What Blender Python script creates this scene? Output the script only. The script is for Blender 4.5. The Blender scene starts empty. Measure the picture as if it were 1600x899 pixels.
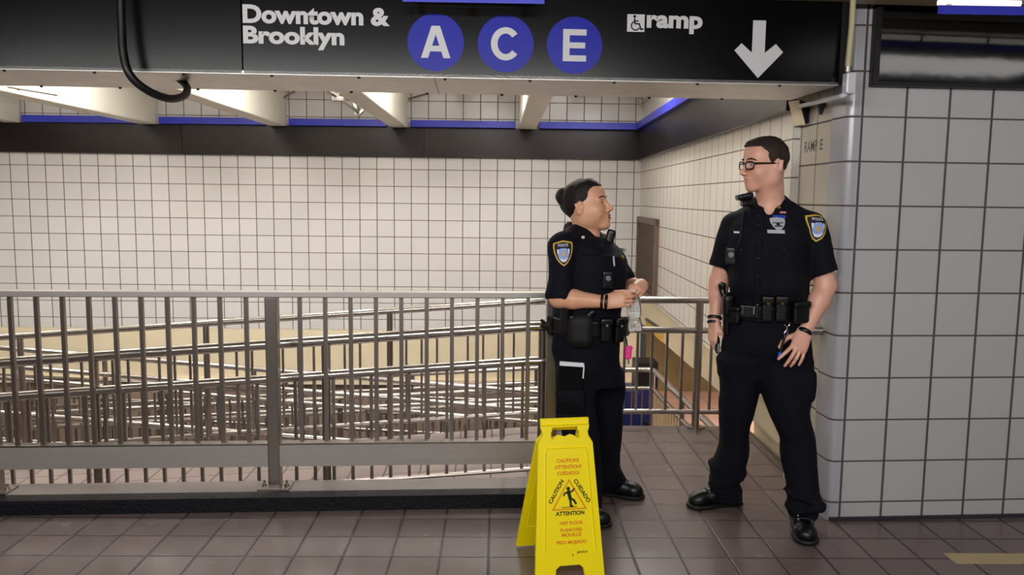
import bpy, bmesh, math, random
import numpy as np
from mathutils import Vector, Matrix

random.seed(7)
SC = bpy.context.scene
COL = SC.collection
PI = math.pi

# ------------------------------------------------------------------ camera
F_PX, CX, CY = 1270.0, 800.0, 449.5
PITCH, ROLL, YAW, CAM_H = .1098, .0116, -.0181, 1.5003
cp, sp = math.cos(PITCH), math.sin(PITCH)
cr, sr = math.cos(ROLL), math.sin(ROLL)
cw, sw = math.cos(YAW), math.sin(YAW)


def ray(u, v):
    p, q = (u - CX) / F_PX, (v - CY) / F_PX
    a, b = p * cr + q * sr, -p * sr + q * cr
    y1, z = cp - sp * b, -sp - cp * b
    return Vector((a * cw - y1 * sw, a * sw + y1 * cw, z))


def P(u, v, Y):
    """the world point that stands at depth Y on the sight line of (u, v)"""
    d = ray(u, v)
    return Vector((0, 0, CAM_H)) + d * (Y / d.y)


cam_data = bpy.data.cameras.new('camera')
cam_data.sensor_width = 36
cam_data.lens = F_PX / 1600 * 36
cam_data.clip_start, cam_data.clip_end = .05, 100
cam = bpy.data.objects.new('camera', cam_data)
COL.objects.link(cam)


def _dir(a, b, c):
    y1, z = cp * c - sp * b, -sp * c - cp * b
    return Vector((a * cw - y1 * sw, a * sw + y1 * cw, z)).normalized()


_r, _d, _f = _dir(cr, -sr, 0), _dir(sr, cr, 0), _dir(0, 0, 1)
cam.matrix_world = Matrix(((_r.x, -_d.x, -_f.x, 0), (_r.y, -_d.y, -_f.y, 0), (_r.z, -_d.z, -_f.z, CAM_H), (0, 0, 0, 1)))
SC.camera = cam

# ------------------------------------------------------------------ world, exposure, lights
w = bpy.data.worlds.new('world')
SC.world = w
w.use_nodes = True
w.node_tree.nodes['Background'].inputs[0].default_value = (.9, .95, 1, 1)
w.node_tree.nodes['Background'].inputs[1].default_value = .05
vs = SC.view_settings
vs.view_transform = 'Standard'
vs.look = 'None'
vs.exposure = 0.0
vs.gamma = 1.0
vs.use_curve_mapping = False
SC.cycles.use_denoising = True
SC.cycles.max_bounces = 8
SC.cycles.caustics_reflective = False
SC.cycles.caustics_refractive = False


def area(name, loc, aim, sx, sy, power, color=(1, 1, 1), spread=PI):
    l = bpy.data.lights.new(name, 'AREA')
    l.shape = 'RECTANGLE'
    l.size, l.size_y, l.energy, l.color = sx, sy, power, color
    l.spread = spread
    o = bpy.data.objects.new(name, l)
    COL.objects.link(o)
    o.location = loc
    d = Vector(aim) - Vector(loc)
    o.rotation_euler = d.to_track_quat('-Z', 'Y').to_euler()
    return o


WARM = (1.0, .975, .95)
COOL = (1.0, .985, .97)
# fluorescent rows of the ramp hall (between the beams) and of the passage the camera stands in
RAMP_X = (-4.85, -3.32, -1.87, -.42, 1.0)


def bulb(name, loc, power, color, size=.09):
    l = bpy.data.lights.new(name, 'POINT')
    l.energy, l.color, l.shadow_soft_size = power, color, size
    o = bpy.data.objects.new(name, l)
    COL.objects.link(o)
    o.location = loc


for _x in RAMP_X:
    for _y, _p in ((7.4, 58), (5.4, 50)):
        area('ramp_hall_lamp', (_x + .12, _y, 2.80), (_x - .40, _y + .1, 1.6), .5, 1.5, _p, WARM)
area('ramp_hall_lamp_low', (3.4, 7.4, .0), (2.8, 7.4, -1.2), 1.2, 1.2, 60, WARM)
area('passage_lamp', (-1.2, .5, 2.32), (-1.0, 3.2, .7), 4.6, .18, 62, COOL)
area('passage_lamp_rear', (-.4, -1.7, 2.32), (-.2, 2.4, .9), 5.5, .18, 95, COOL)


# ------------------------------------------------------------------ materials
def new_mat(name):
    m = bpy.data.materials.new(name)
    m.use_nodes = True
    nt = m.node_tree
    return m, nt, nt.nodes['Principled BSDF']


def rgb(r, g, b):
    f = lambda c: (c / 255 / 12.92) if c / 255 <= .04045 else ((c / 255 + .055) / 1.055) ** 2.4
    return (f(r), f(g), f(b), 1)


def mat(name, col, rough=.5, metal=0, noise=0, nscale=40, bump=0, bscale=60, spec=.5, stretch=None, emit=None, estr=0, trans=0, ior=1.45, coat=0):
    m, nt, b = new_mat(name)
    b.inputs['Base Color'].default_value = col
    b.inputs['Roughness'].default_value = rough
    b.inputs['Metallic'].default_value = metal
    b.inputs['Specular IOR Level'].default_value = spec
    b.inputs['Transmission Weight'].default_value = trans
    b.inputs['IOR'].default_value = ior
    b.inputs['Coat Weight'].default_value = coat
    if emit:
        b.inputs['Emission Color'].default_value = emit
        b.inputs['Emission Strength'].default_value = estr
    tc = nt.nodes.new('ShaderNodeTexCoord')
    mp = nt.nodes.new('ShaderNodeMapping')
    nt.links.new(tc.outputs['Object'], mp.inputs['Vector'])
    if stretch:
        mp.inputs['Scale'].default_value = stretch
    if noise:
        n = nt.nodes.new('ShaderNodeTexNoise')
        n.inputs['Scale'].default_value = nscale
        n.inputs['Detail'].default_value = 4
        nt.links.new(mp.outputs[0], n.inputs['Vector'])
        mx = nt.nodes.new('ShaderNodeMix')
        mx.data_type = 'RGBA'
        mx.inputs['A'].default_value = tuple(c * (1 - noise) for c in col[:3]) + (1,)
        mx.inputs['B'].default_value = tuple(min(1, c * (1 + noise)) for c in col[:3]) + (1,)
        nt.links.new(n.outputs['Fac'], mx.inputs['Factor'])
        nt.links.new(mx.outputs['Result'], b.inputs['Base Color'])
    if bump:
        n = nt.nodes.new('ShaderNodeTexNoise')
        n.inputs['Scale'].default_value = bscale
        n.inputs['Detail'].default_value = 5
        nt.links.new(mp.outputs[0], n.inputs['Vector'])
        bp = nt.nodes.new('ShaderNodeBump')
        bp.inputs['Strength'].default_value = bump
        bp.inputs['Distance'].default_value = .01
        nt.links.new(n.outputs['Fac'], bp.inputs['Height'])
        nt.links.new(bp.outputs[0], b.inputs['Normal'])
    return m


def tile_mat(name, ua, va, tu, tv, u0, v0, col, grout, gu, gv, rough=.2, var=.05, stain=.08, staincol=None, bumpy=.25, grough=.7, wob=0, rvar=.06):
    """square tiles: axes ua/va of object space, joints gu/gv metres wide"""
    m, nt, b = new_mat(name)
    N, L = nt.nodes, nt.links
    tc = N.new('ShaderNodeTexCoord')
    sx = N.new('ShaderNodeSeparateXYZ')
    L.new(tc.outputs['Object'], sx.inputs[0])

    def ma(op, a, b_=None, c_=None):
        n = N.new('ShaderNodeMath')
        n.operation = op
        for i, x in enumerate((a, b_, c_)):
            if x is None:
                continue
            if isinstance(x, (int, float)):
                n.inputs[i].default_value = x
            else:
                L.new(x, n.inputs[i])
        return n.outputs[0]
    ids, masks = [], []
    for ax, t, o, g in ((ua, tu, u0, gu), (va, tv, v0, gv)):
        q = ma('DIVIDE', ma('SUBTRACT', sx.outputs[ax], o), t)
        fl = ma('FLOOR', ma('ADD', q, .5))
        dist = ma('MULTIPLY', ma('ABSOLUTE', ma('SUBTRACT', q, fl)), t)
        mr = N.new('ShaderNodeMapRange')
        mr.inputs['From Min'].default_value = g * .35
        mr.inputs['From Max'].default_value = g * .65
        L.new(dist, mr.inputs['Value'])
        masks.append(mr.outputs[0])
        ids.append(ma('FLOOR', q))
    face = ma('MULTIPLY', masks[0], masks[1])
    cb = N.new('ShaderNodeCombineXYZ')
    L.new(ids[0], cb.inputs[0])
    L.new(ids[1], cb.inputs[1])
    wn = N.new('ShaderNodeTexWhiteNoise')
    wn.noise_dimensions = '2D'
    L.new(cb.outputs[0], wn.inputs['Vector'])
    ns = N.new('ShaderNodeTexNoise')
    ns.inputs['Scale'].default_value = 2.3
    ns.inputs['Detail'].default_value = 6
    L.new(tc.outputs['Object'], ns.inputs['Vector'])
    hs = N.new('ShaderNodeHueSaturation')
    hs.inputs['Color'].default_value = col
    val = ma('ADD', ma('MULTIPLY', ma('SUBTRACT', wn.outputs['Value'], .5), 2 * var), 1.0)
    L.new(val, hs.inputs['Value'])
    m1 = N.new('ShaderNodeMix')
    m1.data_type = 'RGBA'
    m1.inputs['B'].default_value = staincol or tuple(c * .7 for c in col[:3]) + (1,)
    L.new(ma('MULTIPLY', ma('SMOOTH_MIN', ma('MAXIMUM', ma('SUBTRACT', ns.outputs['Fac'], .5), 0), .5, .1), stain * 6), m1.inputs['Factor'])
    L.new(hs.outputs[0], m1.inputs['A'])
    m2 = N.new('ShaderNodeMix')
    m2.data_type = 'RGBA'
    m2.inputs['A'].default_value = grout
    L.new(m1.outputs['Result'], m2.inputs['B'])
    L.new(face, m2.inputs['Factor'])
    L.new(m2.outputs['Result'], b.inputs['Base Color'])
    n2 = N.new('ShaderNodeTexNoise')
    n2.inputs['Scale'].default_value = 9
    n2.inputs['Detail'].default_value = 5
    L.new(tc.outputs['Object'], n2.inputs['Vector'])
    rr = ma('ADD', ma('MULTIPLY', ma('SUBTRACT', n2.outputs['Fac'], .5), rvar), rough)
    L.new(ma('ADD', ma('MULTIPLY', rr, face), ma('MULTIPLY', ma('SUBTRACT', 1.0, face), grough)), b.inputs['Roughness'])
    bp = N.new('ShaderNodeBump')
    bp.inputs['Strength'].default_value = bumpy
    bp.inputs['Distance'].default_value = .004
    L.new(ma('ADD', face, ma('MULTIPLY', wn.outputs['Value'], wob)), bp.inputs['Height'])
    L.new(bp.outputs[0], b.inputs['Normal'])
    return m


GROUT = rgb(84, 70, 72)
M_WALLB = tile_mat('white_wall_tile', 0, 2, .2032, .1991, 0, 0, rgb(222, 218, 214), rgb(98, 86, 84), .010, .008, .25, .035, .025, rgb(205, 196, 178))
M_WALLR = tile_mat('grey_white_wall_tile', 0, 2, .2032, .1991, 0, 0, rgb(184, 182, 184), GROUT, .0115, .0075, .22, .02, .05, rgb(190, 186, 178))
M_WALLS = tile_mat('cream_wall_tile', 1, 2, .2032, .1991, 4.26, 1.822, rgb(224, 219, 210), rgb(92, 80, 76), .007, .007, .3, .02, .0, rgb(200, 186, 160), .08)
M_WALLN = tile_mat('return_wall_tile', 1, 2, .2032, .1991, 4.235, 1.8809, rgb(196, 188, 172), GROUT, .008, .0085, .3, .04, .15, rgb(150, 138, 112))
M_FLOOR = tile_mat('brown_quarry_tile', 0, 1, .2032, .2032, .5831, 4.0812, rgb(108, 94, 91), rgb(58, 49, 48), .011, .010, .25, .10, .02, rgb(84, 70, 66), .25, .5, .2, .14)
M_RAMP = tile_mat('quarry_tile_lit_tone', 0, 1, .2032, .2032, .5831, 4.0812, rgb(150, 134, 128), rgb(92, 80, 76), .010, .008, .36, .08, .1, None, .2, .6, .2)  # same tile as the floor, the ramp's stronger light put into its colour
M_LOWFLOOR = tile_mat('pink_floor_tile', 0, 1, .3, .3, 0, 0, rgb(226, 188, 172), rgb(160, 124, 112), .008, .008, .35, .05, .1)
M_STEEL = mat('brushed_steel', rgb(150, 142, 136), .33, 1, .12, 30, .05, 200, stretch=(1, 1, 12))
M_STEELH = mat('brushed_steel_plate', rgb(178, 172, 166), .45, .7, .12, 6, .06, 90, stretch=(.3, 1, 30))
M_PIPE = mat('polished_steel_pipe', rgb(186, 180, 174), .24, 1, .08, 12)
M_CREAM = mat('cream_paint', rgb(238, 222, 190), .45, 0, .05, 4)
M_OLIVE = mat('stained_grey_pink_paint', rgb(150, 130, 114), .6, 0, .3, 5)
M_WHITE = mat('white_plaster', rgb(238, 234, 222), .6, 0, .03, 3, .05, 40)
M_BAND = mat('dark_band_metal', rgb(44, 39, 40), .32, .45, .25, 3, .06, 6, stretch=(.6, 1, 2))
M_BLUE = mat('blue_metal_trim', rgb(52, 58, 190), .35, .1, .15, 8)
M_BLACKP = mat('black_enamel_panel', rgb(5, 5, 6), .07, 0, 0, 5, .22, 1.1, spec=1.0)
M_SIGNL = mat('black_sign_side_panel', rgb(5, 5, 6), .22, 0, 0, 5, .1, 1.4, spec=.2)
M_SIGNF = mat('black_sign_face', rgb(6, 6, 8), .2, 0, .2, 60, .02, 80, stretch=(30, 1, .5), spec=.22)
M_BLACKM = mat('matte_black_metal', rgb(10, 10, 11), .45)
M_SOFFIT = mat('worn_aluminium_soffit', rgb(210, 207, 203), .42, .75, .2, 9, .1, 30)
M_CONC = mat('grey_curb_tile', rgb(134, 124, 120), .4, 0, .15, 10, .08, 40)
M_CURB = mat('black_curb_paint', rgb(8, 8, 14), .5, 0, .3, 60, .5, 70, spec=.3)
M_GREYTRIM = mat('grey_glazed_trim', rgb(206, 205, 212), .22, 0, .06, 6)
M_BASE = mat('dark_cove_base', rgb(52, 48, 56), .4, 0, .2, 12)
M_CEIL = mat('grey_ceiling_paint', rgb(178, 172, 160), .7, 0, .1, 3)
M_CEILD = mat('dark_ceiling_paint', rgb(46, 44, 44), .6)
M_PIPECREAM = mat('cream_pipe_paint', rgb(190, 178, 140), .4, 0, .12, 10)
M_RUBBER = mat('black_rubber_conduit', rgb(14, 13, 13), .42)
M_TUBE = mat('lit_tube', (1, 1, 1, 1), .5, emit=(1, .95, .82, 1), estr=.8)
M_DIFF = mat('lit_diffuser', (1, 1, 1, 1), .5, emit=(1, .98, .95, 1), estr=3.0)
M_YEL = mat('yellow_plastic', rgb(255, 230, 2), .38, 0, .03, 12, .02, 300)
M_ORANGE = mat('orange_print', rgb(230, 136, 8), .5)
M_INK = mat('black_print', rgb(30, 26, 8), .5)
M_LETTER = mat('white_sign_vinyl', rgb(206, 204, 206), .45)
M_DISC = mat('blue_sign_vinyl', rgb(22, 30, 160), .35, spec=.2)
M_SCREW = mat('dark_screw', rgb(22, 20, 20), .5)
M_VENT = mat('brown_grille_metal', rgb(120, 98, 82), .45, .4, .1, 20)
M_VENTD = mat('dark_grille_void', rgb(44, 34, 28), .8)
M_BRASS = mat('brass', rgb(200, 170, 70), .25, 1)
M_CHROME = mat('chrome', rgb(220, 222, 226), .15, 1)
M_DKBLUE = mat('dark_blue_door_paint', rgb(24, 34, 92), .4, 0, .1, 6)
M_NOTICE = mat('yellow_notice', rgb(236, 190, 50), .5, 0, .12, 12)
M_PATCH = mat('worn_tan_tile', rgb(178, 158, 118), .5, 0, .15, 14)


# ------------------------------------------------------------------ object helpers
def tag(o, label=None, cat=None, group=None, kind=None):
    if label: o['label'] = label
    if cat: o['category'] = cat
    if group: o['group'] = group
    if kind: o['kind'] = kind
    return o


def link(name, me, m=None, parent=None):
    o = bpy.data.objects.new(name, me)
    COL.objects.link(o)
    if m is not None:
        for x in (m if isinstance(m, (list, tuple)) else [m]):
            me.materials.append(x)
    if parent is not None:
        o.parent = parent
        o.matrix_parent_inverse = parent.matrix_basis.inverted()
    return o


def empty(name, loc, label, cat, group=None, rz=0):
    o = bpy.data.objects.new(name, None)
    COL.objects.link(o)
    o.empty_display_size = .05
    o.location = loc
    o.rotation_euler = (0, 0, rz)
    return tag(o, label, cat, group)


def copy_tree(o, parent=None):
    c = o.copy()
    COL.objects.link(c)
    if parent is not None:
        c.parent = parent
        c.matrix_parent_inverse = o.matrix_parent_inverse.copy()
    for ch in list(o.children):
        copy_tree(ch, c)
    return c


def add_box(bm, lo, hi, M=None):
    vs_ = [bm.verts.new((x, y, z)) for x in (lo[0], hi[0]) for y in (lo[1], hi[1]) for z in (lo[2], hi[2])]
    for f in ((0, 1, 3, 2), (4, 6, 7, 5), (0, 4, 5, 1), (2, 3, 7, 6), (0, 2, 6, 4), (1, 5, 7, 3)):
        bm.faces.new([vs_[i] for i in f])
    if M is not None:
        for v in vs_:
            v.co = M @ v.co
    return vs_


def bevel_all(bm, w_, seg=2):
    bmesh.ops.bevel(bm, geom=list(bm.edges), offset=w_, segments=seg, affect='EDGES', profile=.5)


def fin(bm, name, m, parent=None, smooth=False):
    bmesh.ops.recalc_face_normals(bm, faces=bm.faces)
    me = bpy.data.meshes.new(name)
    bm.to_mesh(me)
    bm.free()
    if smooth:
        me.polygons.foreach_set('use_smooth', [True] * len(me.polygons))
        try:
            me.set_sharp_from_angle(angle=math.radians(40))
        except Exception:
            pass
    return link(name, me, m, parent)


def box(name, lo, hi, m, parent=None, bev=0, M=None):
    bm = bmesh.new()
    add_box(bm, lo, hi)
    if bev:
        bevel_all(bm, bev)
    if M is not None:
        bm.transform(M)
    return fin(bm, name, m, parent)


def add_tube(bm, pts, r, n=12, cap=True, rs=None, squash=None):
    pts = [Vector(p) for p in pts]
    rings = []
    up = None
    for i, p in enumerate(pts):
        a = pts[max(i - 1, 0)]
        b = pts[min(i + 1, len(pts) - 1)]
        t = (b - a).normalized()
        if up is None:
            up = t.orthogonal().normalized() if squash is None else (Vector(squash) - t * t.dot(Vector(squash))).normalized()
        else:
            up = (up - t * t.dot(up)).normalized()
        s = t.cross(up)
        rr = rs[i] if rs else r
        k = 1 if squash is None else .45
        rings.append([bm.verts.new(p + up * math.cos(2 * PI * j / n) * rr * k + s * math.sin(2 * PI * j / n) * rr) for j in range(n)])
    for a, b in zip(rings, rings[1:]):
        for j in range(n):
            bm.faces.new((a[j], a[(j + 1) % n], b[(j + 1) % n], b[j]))
    if cap:
        bm.faces.new(list(reversed(rings[0])))
        bm.faces.new(rings[-1])


def arc_pts(pts, r=.05, n=6):
    """round the corners of a polyline"""
    pts = [Vector(p) for p in pts]
    out = [pts[0]]
    for a, b, c in zip(pts, pts[1:], pts[2:]):
        d1, d2 = (a - b), (c - b)
        k = min(r, d1.length * .49, d2.length * .49)
        p1, p2 = b + d1.normalized() * k, b + d2.normalized() * k
        for i in range(n + 1):
            t = i / n
            out.append(p1 * (1 - t) ** 2 + b * 2 * t * (1 - t) + p2 * t * t)
    out.append(pts[-1])
    return out


def spline(pts, n=8):
    pts = [Vector(p) for p in pts]
    q = [pts[0] * 2 - pts[1]] + pts + [pts[-1] * 2 - pts[-2]]
    out = []
    for i in range(1, len(q) - 2):
        p0, p1, p2, p3 = q[i - 1:i + 3]
        for k in range(n):
            t = k / n
            out.append(.5 * ((2 * p1) + (p2 - p0) * t + (2 * p0 - 5 * p1 + 4 * p2 - p3) * t * t + (3 * p1 - p0 - 3 * p2 + p3) * t ** 3))
    out.append(pts[-1])
    return out


def tube(name, pts, r, m, parent=None, n=12, rs=None, squash=None):
    bm = bmesh.new()
    add_tube(bm, pts, r, n, True, rs, squash)
    return fin(bm, name, m, parent, True)


def add_prism(bm, poly, h0, h1, M=None):
    """polygon in local x/z, extruded along local y from h0 to h1"""
    a = [bm.verts.new((x, h0, z)) for x, z in poly]
    b = [bm.verts.new((x, h1, z)) for x, z in poly]
    bm.faces.new(a)
    bm.faces.new(list(reversed(b)))
    for i in range(len(poly)):
        j = (i + 1) % len(poly)
        bm.faces.new((a[i], b[i], b[j], a[j]))
    if M is not None:
        for v in a + b:
            v.co = M @ v.co


def prism(name, poly, h0, h1, m, parent=None, M=None, bev=0):
    bm = bmesh.new()
    add_prism(bm, poly, h0, h1)
    if bev:
        bevel_all(bm, bev, 1)
    if M is not None:
        bm.transform(M)
    return fin(bm, name, m, parent)


def add_lathe(bm, prof, M=None, n=24):
    rings = [[bm.verts.new((r * math.cos(2 * PI * j / n), r * math.sin(2 * PI * j / n), z)) for j in range(n)] for r, z in prof]
    for a, b in zip(rings, rings[1:]):
        for j in range(n):
            bm.faces.new((a[j], a[(j + 1) % n], b[(j + 1) % n], b[j]))
    bm.faces.new(list(reversed(rings[0])))
    bm.faces.new(rings[-1])
    if M is not None:
        for rg in rings:
            for v in rg:
                v.co = M @ v.co


def lathe(name, prof, m, parent=None, M=None, n=24):
    bm = bmesh.new()
    add_lathe(bm, prof, M, n)
    return fin(bm, name, m, parent, True)


def text_mesh(s, size, bold=0.0, extrude=0.0, align='LEFT', width=1.0):
    """outline of lettering in the xy plane, as a mesh"""
    c = bpy.data.curves.new('t', 'FONT')
    c.body, c.size, c.offset, c.extrude, c.align_x = s, size, bold, extrude, align
    c.resolution_u = 4
    o = bpy.data.objects.new('t', c)
    COL.objects.link(o)
    dg = bpy.context.evaluated_depsgraph_get()
    dg.update()
    me = bpy.data.meshes.new_from_object(o.evaluated_get(dg))
    bpy.data.objects.remove(o)
    bpy.data.curves.remove(c)
    me.materials.clear()
    if width != 1:
        me.transform(Matrix.Diagonal((width, 1, 1, 1)))
    return me


def fit_text(s, x0, x1, z0, cap, bold=0.0, th=.001):
    """lettering from x0 to x1 with its baseline at z0 and capital height cap, lying in the local xz plane, front at -y"""
    me = text_mesh(s, 1.0, bold, 0)
    xs = [v.co.x for v in me.vertices]
    k = (x1 - x0) / (max(xs) - min(xs))
    cap1 = text_mesh('E', 1.0, bold, 0)
    ys = [v.co.y for v in cap1.vertices]
    kz = cap / (max(ys) - min(ys))
    b0 = min(ys)
    bpy.data.meshes.remove(cap1)
    mn = min(xs)
    for v in me.vertices:
        v.co = Vector((x0 + (v.co.x - mn) * k, -th, z0 + (v.co.y - b0) * kz))
    return me


def join_meshes(ms):
    bm = bmesh.new()
    for me in ms:
        bm.from_mesh(me)
        bpy.data.meshes.remove(me)
    me = bpy.data.meshes.new('joined')
    bm.to_mesh(me)
    bm.free()
    return me


def struct(o):
    o['kind'] = 'structure'
    return o


def T(x, y, z, rz=0):
    return Matrix.Translation((x, y, z)) @ Matrix.Rotation(rz, 4, 'Z')


# ================================================================== SETTING
# passage floor and landing (one slab), top at z = 0
def poly_slab(name, poly, z1, z0, m):
    bm = bmesh.new()
    a = [bm.verts.new((x, y, z1)) for x, y in poly]
    b = [bm.verts.new((x, y, z0)) for x, y in poly]
    bm.faces.new(a)
    bm.faces.new(list(reversed(b)))
    for i in range(len(poly)):
        j = (i + 1) % len(poly)
        bm.faces.new((a[i], b[i], b[j], a[j]))
    return fin(bm, name, m)


struct(poly_slab('floor', [(-7, -3.5), (5, -3.5), (5, 4.5), (1.645, 4.1), (1.645, 5.27), (.3, 5.27), (.3, 3.9), (-7, 3.60)], 0, -.16, M_FLOOR))
# a worn tan tile set into the passage floor at the right
o = box('floor_tan_tile', (0, 0, 0), (.62, .1, .0015), M_PATCH, None, 0, T(1.93, 3.22, .0))
struct(o)

# ramp runs, going down to the left, then right, then left again
def ramp(name, xa, za, xb, zb, y0, y1, m):
    bm = bmesh.new()
    q = [(xa, y0, za), (xb, y0, zb), (xb, y1, zb), (xa, y1, za)]
    a = [bm.verts.new(p) for p in q]
    b = [bm.verts.new((p[0], p[1], p[2] - .14)) for p in q]
    bm.faces.new(a)
    bm.faces.new(list(reversed(b)))
    for i in range(4):
        j = (i + 1) % 4
        bm.faces.new((a[i], b[i], b[j], a[j]))
    return struct(fin(bm, name, m))


SL = .0777
XL = -5.5
def zr(run, x):
    if run == 1: return -SL * (.3 - x)
    zt = -SL * (.3 - XL)
    if run == 2: return zt - SL * (x - XL)
    z2 = zt - SL * (.4 - XL)
    if run == 3: return z2 - SL * .75 * (.4 - x)
ramp('floor_ramp_upper', .3, 0, XL, zr(1, XL), 3.93, 5.25, M_RAMP)
ramp('floor_ramp_platform', XL, zr(1, XL), -7, zr(1, XL), 3.9, 6.45, M_RAMP)
ramp('floor_ramp_middle', XL, zr(2, XL), .4, zr(2, .4), 5.28, 6.42, M_RAMP)
ramp('floor_ramp_landing', .4, zr(2, .4), 1.5, zr(2, .4), 5.4, 7.62, M_RAMP)
ramp('floor_ramp_lower', .4, zr(3, .4), -6.5, zr(3, -6.5), 6.55, 7.6, M_RAMP)
struct(box('floor_lower_level', (-7.2, 5.0, -1.75), (1.62, 9.9, -1.6), M_FLOOR))
struct(box('floor_lower_hall', (1.62, 4.9, -.95), (5.0, 9.9, -.80), M_LOWFLOOR))
struct(box('trim_lower_step', (1.62, 7.9, -.80), (5.0, 8.0, -.76), M_LOWFLOOR))

# back wall of the ramp hall
BA = .0054
BW = T(-5.703, 9.687, 0, BA)
def wall_local(name, x0, x1, z0, z1, m, M, y0=0, y1=.15):
    o_ = box(name, (x0, y0, z0), (x1, y1, z1), m)
    o_.matrix_world = M
    return struct(o_)
def wall_tiles(name, x0, x1, z0, z1, m, M, zoff, th=.15):
    """tile wall whose object origin sits on a joint crossing"""
    o_ = box(name, (x0, 0, z0 - zoff), (x1, th, z1 - zoff), m)
    o_.matrix_world = M @ Matrix.Translation((0, 0, zoff))
    return struct(o_)
wall_tiles('wall_back', -2.2, 7.45, -.098, 2.95, M_WALLB, BW, 1.8189)
wall_local('wall_back_dado', -2.2, 7.45, -.70, -.098, M_CREAM, BW, .004)
wall_local('trim_3', -2.2, 7.45, -.765, -.70, M_CREAM, BW, -.05)
wall_local('wall_back_lower', -2.2, 11.0, -1.75, -.765, M_OLIVE, BW, .03)
for k, xa in enumerate((-2.2, 2.02, 4.83)):
    xb = (2.015, 4.825, 7.38)[k]
    wall_local('trim_band_back', xa, xb, 1.965, 2.306, M_BAND, BW, -.05, 0)
# blue cove strip, cut at every beam
BEAMS = (-5.62, -4.06, -2.57, -1.165, .33)
edges_ = [-7.9] + [b for b in BEAMS] + [1.63]
for a, b in zip(edges_, edges_[1:]):
    o = box('trim_cove_blue', (a + .14, 9.58, 2.306), (b - .14 if b < 1 else 1.61, 9.66, 2.385), M_BLUE, None, .004)
    struct(o)

# side wall of the ramp hall: tile above, cream panel below, dark band and blue cove on top
SA = math.atan(.0295)
def side_obj(name, y0, y1, z0, z1, x0, x1, m, zoff=0.):
    o_ = box(name, (x0, y0, z0), (x1, y1, z1), m)
    o_.matrix_world = Matrix.Translation((1.53, 4.26, 0)) @ Matrix.Rotation(-SA, 4, 'Z') @ Matrix.Translation((0, -4.26, 0))
    return struct(o_)
side_obj('wall_right_ramp', 4.255, 9.76, .40, 2.95, 0, .2, M_WALLS)
side_obj('trim_band_right', 4.24, 9.66, 1.965, 2.306, -.05, -.001, M_BAND)
side_obj('trim_cove_blue_right', 4.24, 9.60, 2.306, 2.385, -.09, -.02, M_BLUE)
struct(box('wall_right_ramp_dado', (1.70, 4.255, .05), (1.9, 9.76, .4), M_CREAM))
struct(box('wall_right_ramp_dado_lower', (1.75, 4.0, -1.2), (1.9, 5.35, .05), M_CREAM))
struct(box('trim_landing_edge', (1.645, 4.1, -.05), (1.66, 5.27, .006), M_STEEL))

# front wall at the right with its rounded corner and the short return into the ramp hall
RA = .0593
RW = T(1.6273, 3.6773, 0, RA)
wall_tiles('wall_right_front', -.012, 3.2, .018, 2.45, M_WALLR, RW, 1.8809, .12)
bm = bmesh.new()
prof = []
R_ = .035
for i in range(9):
    a = PI + i / 8 * PI / 2
    prof.append((-.03 + R_ * math.cos(a), .035 + R_ * math.sin(a)))
prof = [(-.065, .16)] + prof + [(-.012, .0), (-.012, .16)]
va = [bm.verts.new((x, y, .0)) for x, y in prof]
vb = [bm.verts.new((x, y, 2.45)) for x, y in prof]
for i in range(len(prof)):
    j = (i + 1) % len(prof)
    bm.faces.new((va[i], vb[i], vb[j], va[j]))
bm.faces.new(va)
bm.faces.new(list(reversed(vb)))
M_CORNER = tile_mat('glazed_corner_tile', 0, 2, 50, .1991, 25, 1.8809, rgb(176, 175, 181), GROUT, .002, .0085, .2, .02, .12, rgb(150, 146, 140))
o = fin(bm, 'trim_corner', M_CORNER, None, True)
o.matrix_world = RW
struct(o)
struct(box('wall_right_return', (1.565, 3.74, .0), (1.75, 4.26, 2.45), M_WALLN))
o = box('baseboard_right_front', (-.05, -.012, 0), (3.2, .002, .018), M_BASE)
o.matrix_world = RW
struct(o)
# black enamel panel above the right-hand tiles
fr = empty('wall_panel', tuple(RW @ Vector((1.6, -.02, 2.0))), 'glossy black enamel fascia panel above the grey-white tiles at right', 'panel')
fr.rotation_euler = (0, 0, RA)
bpy.context.view_layer.update()
o = box('panel_face', (.045, -.03, 2.03), (3.2, 0, 2.36), M_BLACKP, fr, 0, RW)
o = prism('panel_frame', [(.02, 2.012), (3.2, 2.012), (3.2, 2.03), (.045, 2.03), (.045, 2.36), (.02, 2.36)], -.042, 0, M_BLACKM, fr, RW)

# ceilings, beams, rear of the passage
struct(box('ceiling_passage', (-7, -3.5, 2.42), (5, 2.3, 2.55), M_CEILD))
struct(box('ceiling_passage_edge', (-7, 2.3, 2.42), (5, 3.9, 2.55), M_CEILD))
struct(box('ceiling_ramp_hall', (-7.2, 3.9, 2.95), (1.9, 9.9, 3.05), M_WHITE))
struct(box('wall_rear', (-7, -3.6, 0), (5, -3.5, 2.42), M_WHITE))
struct(box('wall_left_passage', (-7.1, -3.5, -.2), (-7, 3.9, 2.42), M_WHITE))
struct(box('wall_left_ramp', (-7.3, 3.9, -1.75), (-7.2, 9.9, 2.95), M_WHITE))
struct(box('wall_right_passage', (4.4, -3.5, 0), (4.5, 3.9, 2.42), M_WALLR))
struct(box('wall_header', (-7, 4.08, 2.03), (1.53, 4.2, 3.0), M_WHITE))
struct(box('wall_lower_hall_back', (1.8, 9.6, -1.2), (5.0, 9.72, .1), mat('dirty_olive_paint', rgb(128, 110, 72), .6, 0, .45, 4)))
struct(box('wall_lower_end', (4.9, 4.9, -1.2), (5.0, 9.9, .05), M_CREAM))
struct(box('ceiling_lower_hall', (1.9, 4.9, .05), (5.0, 9.9, .15), M_WHITE))
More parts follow.
